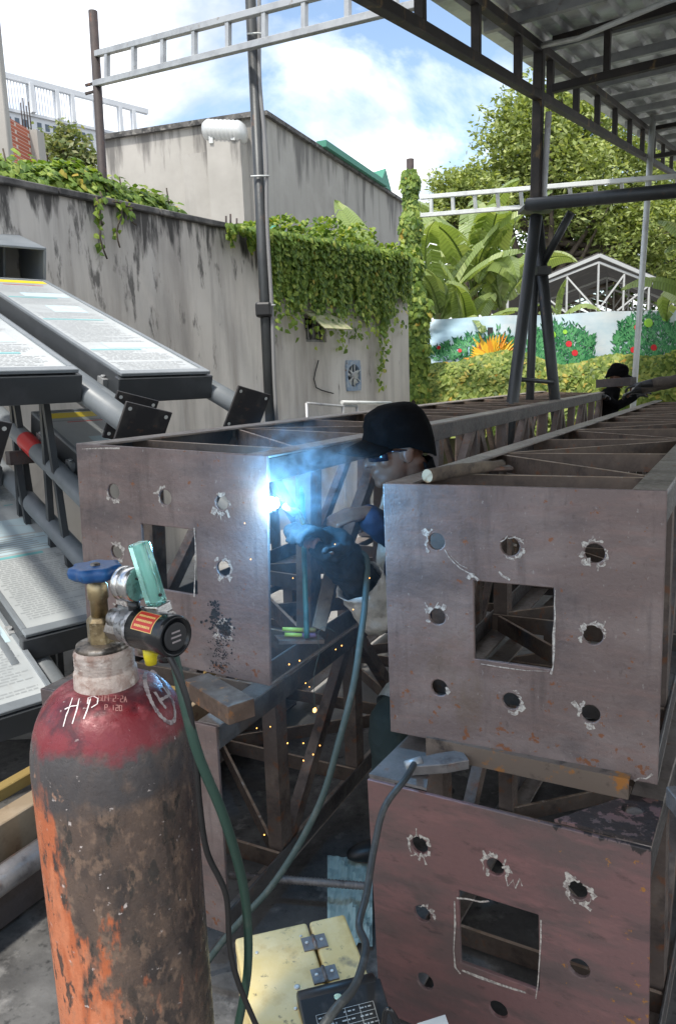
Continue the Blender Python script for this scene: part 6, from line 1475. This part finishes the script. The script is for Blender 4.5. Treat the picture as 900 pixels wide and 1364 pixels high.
J = dict(head=q(528, 599, 2.45), neck=q(574, 655, 2.56), chest=q(578, 742, 2.64), pelvis=q(585, 905, 2.74), sl=q(560, 698, 2.47), sr=q(598, 690, 2.80),
         el=q(511, 822, 2.32), wl=q(455, 742, 2.20), er=q(545, 735, 2.52), wr=q(487, 684, 2.36),
         hl=q(570, 900, 2.66), kl=q(516, 962, 2.50), hr=q(600, 900, 2.86), kr=q(580, 985, 2.78))
J['al'] = Vector((J['kl'].x + .01, J['kl'].y + .03, GZ + .09)); J['ar'] = Vector((J['kr'].x + .02, J['kr'].y + .10, GZ + .09))
J['dl'] = (J['wl'] - J['el']).normalized() * .7 + Vector((-.35, -.1, .25)); J['nl'] = Vector((.2, .2, .9)); J['dr'] = Vector((-.85, -.35, .0)); J['nr'] = Vector((.15, -.2, .95)); J['cl'] = .85; J['cr'] = 1.15
w1, hands1, H1 = person('crouching welder in black cap and dark glasses leaning between the two box trusses', J, (-.94, -.26, -.12), .0065, ('navy', 'trouser'))
# gauntlet, canvas cuff, vest strip and knee band of the welder
gp = hand_prims(J['wl'], J['dl'], J['nl'], 1.42, .85, -1)
me = remeshed('glove', gp + [('t', [J['wl'] - (J['wl'] - J['el']).normalized() * .13, J['wl'] + Vector((-.01, 0, .01))], [.064, .060]), ('s', J['wl'] + Vector(J['dl']).normalized() * .05, (.068, .070, .058))], .006, 4); linkw('glove', crumple(me, .013, 24, 2), M['glove_dark'], w1)
ca_, cb_ = J['el'].lerp(J['wl'], .04), J['el'].lerp(J['wl'], .62)
mb = MB(); ax3 = (cb_ - ca_).normalized(); sx_ = ax3.orthogonal().normalized(); sy_ = ax3.cross(sx_); L_ = (cb_ - ca_).length
mb.lathe([(.074, -.01), (.076, L_ * .12), (.077, L_ * .25), (.075, L_ * .4), (.073, L_ * .55), (.075, L_ * .7), (.078, L_ * .85), (.080, L_), (.075, L_ - .004), (.066, L_ * .55), (.066, .0)], 48, ca_, (sx_, sy_, ax3), True, lambda t, z: 1 + .2 * noise.noise(Vector((math.cos(t) * 1.8, math.sin(t) * 1.8, z * 24))) + .07 * noise.noise(Vector((math.cos(t) * 5, math.sin(t) * 5, z * 60))))
objw('cuff', mb, M['cuff'], w1)
vp = [q(511, 655, 2.46), q(506, 700, 2.44), q(506, 750, 2.44), q(510, 795, 2.45)]
me = remeshed('vest', [('t', [p + Vector((.075, .05, 0)) for p in vp], [.07, .085, .088, .07])], .012, 4); linkw('vest', crumple(me, .009, 13, 5), M['cuff'], w1)
kc = J['kl'].lerp(J['hl'], .3); kd = (J['hl'] - J['kl']).normalized(); k1 = kd.orthogonal().normalized()
mb = MB(); mb.tube([J['kl'].lerp(J['hl'], .18), J['kl'].lerp(J['hl'], .42)], [.088, .096], 24, False); objw('reflective_band', mb, M['reflective'], w1)
# torch
tc_ = thing('welding_torch', 'black swan neck welding torch held in the dark glove, pointing at the arc', 'welding torch', J['wl'])
g0_ = J['wl'] + Vector(J['dl']).normalized() * .085
mb = MB(); mb.tube(spline([g0_ + Vector((.06, .05, -.05)), g0_, g0_ + Vector((-.05, -.01, .03))], 5), .0145, 12); objw('grip', mb, M['rubber_black'], tc_)
mb = MB(); mb.tube(spline([g0_ + Vector((-.05, -.01, .03)), g0_.lerp(tip, .62) + Z * .018, tip.lerp(g0_, .16)], 5), .0085, 10); objw('neck', mb, M['brass'], tc_)
mb = MB(); mb.tube([tip.lerp(g0_, .30) + Z * .004, tip.lerp(g0_, .06)], [.011, .009], 14); objw('nozzle', mb, M['brass'], tc_)
mb = MB(); mb.tube(spline([g0_ + Vector((.06, .05, -.05)), q(487, 742, 2.22), q(486, 800, 2.14), q(480, 850, 2.08), q(470, 915, 2.02), q(452, 985, 1.98), q(430, 1060, 1.96), q(398, 1125, 1.96), q(362, 1180, 1.95), q(330, 1216, 1.94), q(300, 1250, 1.95), q(270, 1290, 1.98)], 8), .0098, 12)
tag(obj('torch_cable', mb, M['rubber_teal']), 'long grey green torch cable hanging from the welder and trailing over the floor', 'cable')
# thin wire with the glowing end, teal rod, flat bar and pens
mb = MB(); mb.tube(spline([q(447, 842, 2.02), q(430, 835, 2.0), q(423, 850, 2.0), q(426, 866, 2.0), q(421, 885, 2.0), q(418, 905, 2.0), q(419, 940, 2.0)], 6), .0009, 6); tag(obj('loose_wire', mb, M['rubber_teal']), 'thin loose wire dangling with a glowing tip below the welder', 'wire')
rd = thing('teal_rod', 'vertical teal painted rod standing against the welded truss side', 'rod', q(407, 838, 2.20))
a, b = q(402, 640, 2.36), q(408, 838, 2.24); mb = MB(); mb.tube([a, b, b + (b - a) * .06], .0085, 12); objw('rod', mb, mat('teal_paint', (.05, .16, .16), [((.03, .08, .08), 20, .5, .7)], rough=.45), rd)
mb = MB(); cc = q(403, 716, 2.31); mb.lathe([(.012, -.008), (.026, -.004), (.024, .004), (.010, .010)], 18, cc); objw('collar', mb, bpy.data.materials['teal_paint'], rd)
fb_ = MB(); fb_.beam(q(443, 752, 2.34), q(424, 838, 2.20), .045, .008, (.5, -1, .2)); tag(obj('flat_bar', fb_, M['wood']), 'brown flat bar leaning below the dark glove', 'flat bar')
for k, (y0, cl) in enumerate(((838, 'yellow'), (845, 'purple'))):
    pn = thing('marker_pen', ('yellow green marker pen lying inside the welded truss', 'purple capped marker pen lying inside the welded truss')[k], 'pen', q(398, y0, 2.26))
    a, b, c = q(376 + 3 * k, y0, 2.24), q(402, y0 + 1, 2.25), q(420, y0 + 1, 2.26); mb = MB(); mb.tube([a, b], .0068, 10); objw('barrel', mb, mat('pen_green_%d' % k, (.45, .55, .10), rough=.4), pn)
    mb = MB(); mb.tube([b, c], .0074, 10); objw('pen_cap', mb, mat('pen_cap_%d' % k, ((.30, .25, .10), (.22, .14, .24))[k], rough=.4), pn)
mb = MB(); mb.beam(q(368, 852, 2.24), q(428, 851, 2.29), .06, .012); tag(obj('steel_strip', mb, M['steel']), 'narrow steel strip carrying the two marker pens', 'steel strip')

# far workers at the end of the trusses
def far_person(label, head, f, lean, cols, hand_l, hand_r):
    head = Vector(head); f = Vector(f).normalized(); sd = f.cross(Z).normalized(); fh = Vector((f.x, f.y, 0)).normalized()
    n_ = head - Z * .16 - fh * .05; ch = n_ - Z * .20 - fh * lean; pe = ch - Z * .32 - fh * lean; pe.z = max(pe.z, GZ + .30)
    J = dict(sleeve=.8, head=head, neck=n_, chest=ch, pelvis=pe, sl=ch + Z * .13 - sd * .19, sr=ch + Z * .13 + sd * .19)
    J['wl'], J['wr'] = Vector(hand_l), Vector(hand_r)
    J['el'] = J['sl'].lerp(J['wl'], .5) - Z * .10 - sd * .06; J['er'] = J['sr'].lerp(J['wr'], .5) - Z * .10 + sd * .06
    J['hl'], J['hr'] = pe - sd * .10, pe + sd * .10
    for h_, k_, a_, e in (('hl', 'kl', 'al', -1), ('hr', 'kr', 'ar', 1)):
        base = Vector((pe.x, pe.y, GZ + .09)) + sd * e * .14 + fh * .02; drop = pe.z - base.z; bend = math.sqrt(max(.0, .42 ** 2 - (drop / 2) ** 2)); J[a_] = base; J[k_] = (J[h_] + base) / 2 + fh * bend
    for k_, w_, e_ in (('l', 'wl', 'el'), ('r', 'wr', 'er')): J['d' + k_] = (J[w_] - J[e_]); J['n' + k_] = Z + fh * .2
    r_, _, _ = person(label, J, f, .012, cols, True, False)
    for w_, k_ in (('wl', 'l'), ('wr', 'r')):
        me = remeshed('glove', hand_prims(J[w_], J['d' + k_], J['n' + k_], 1.2, .6, -1 if k_ == 'l' else 1) + [('t', [J[w_] - Vector(J['d' + k_]).normalized() * .08, J[w_]], [.045, .036])], .011, 2); linkw('glove', me, M['rubber_black'], r_)
far_person('second worker in black cap squatting behind the far end of the welded truss', q(822, 502, 8.6), (.75, -.6, -.25), .06, ('black_cap', 'trouser'), q(806, 530, 8.45), q(846, 528, 8.5))
M['grey_shirt'] = mat('dusty_grey_shirt', (.085, .07, .06), [((.14, .12, .10), 9, .5, .7)], rough=.95)
far_person('third worker mostly out of view, gloved arms reaching toward the far truss end', q(985, 430, 7.4), (-.95, .1, -.4), .10, ('grey_shirt', 'trouser'), q(856, 512, 7.5), q(850, 520, 7.8))
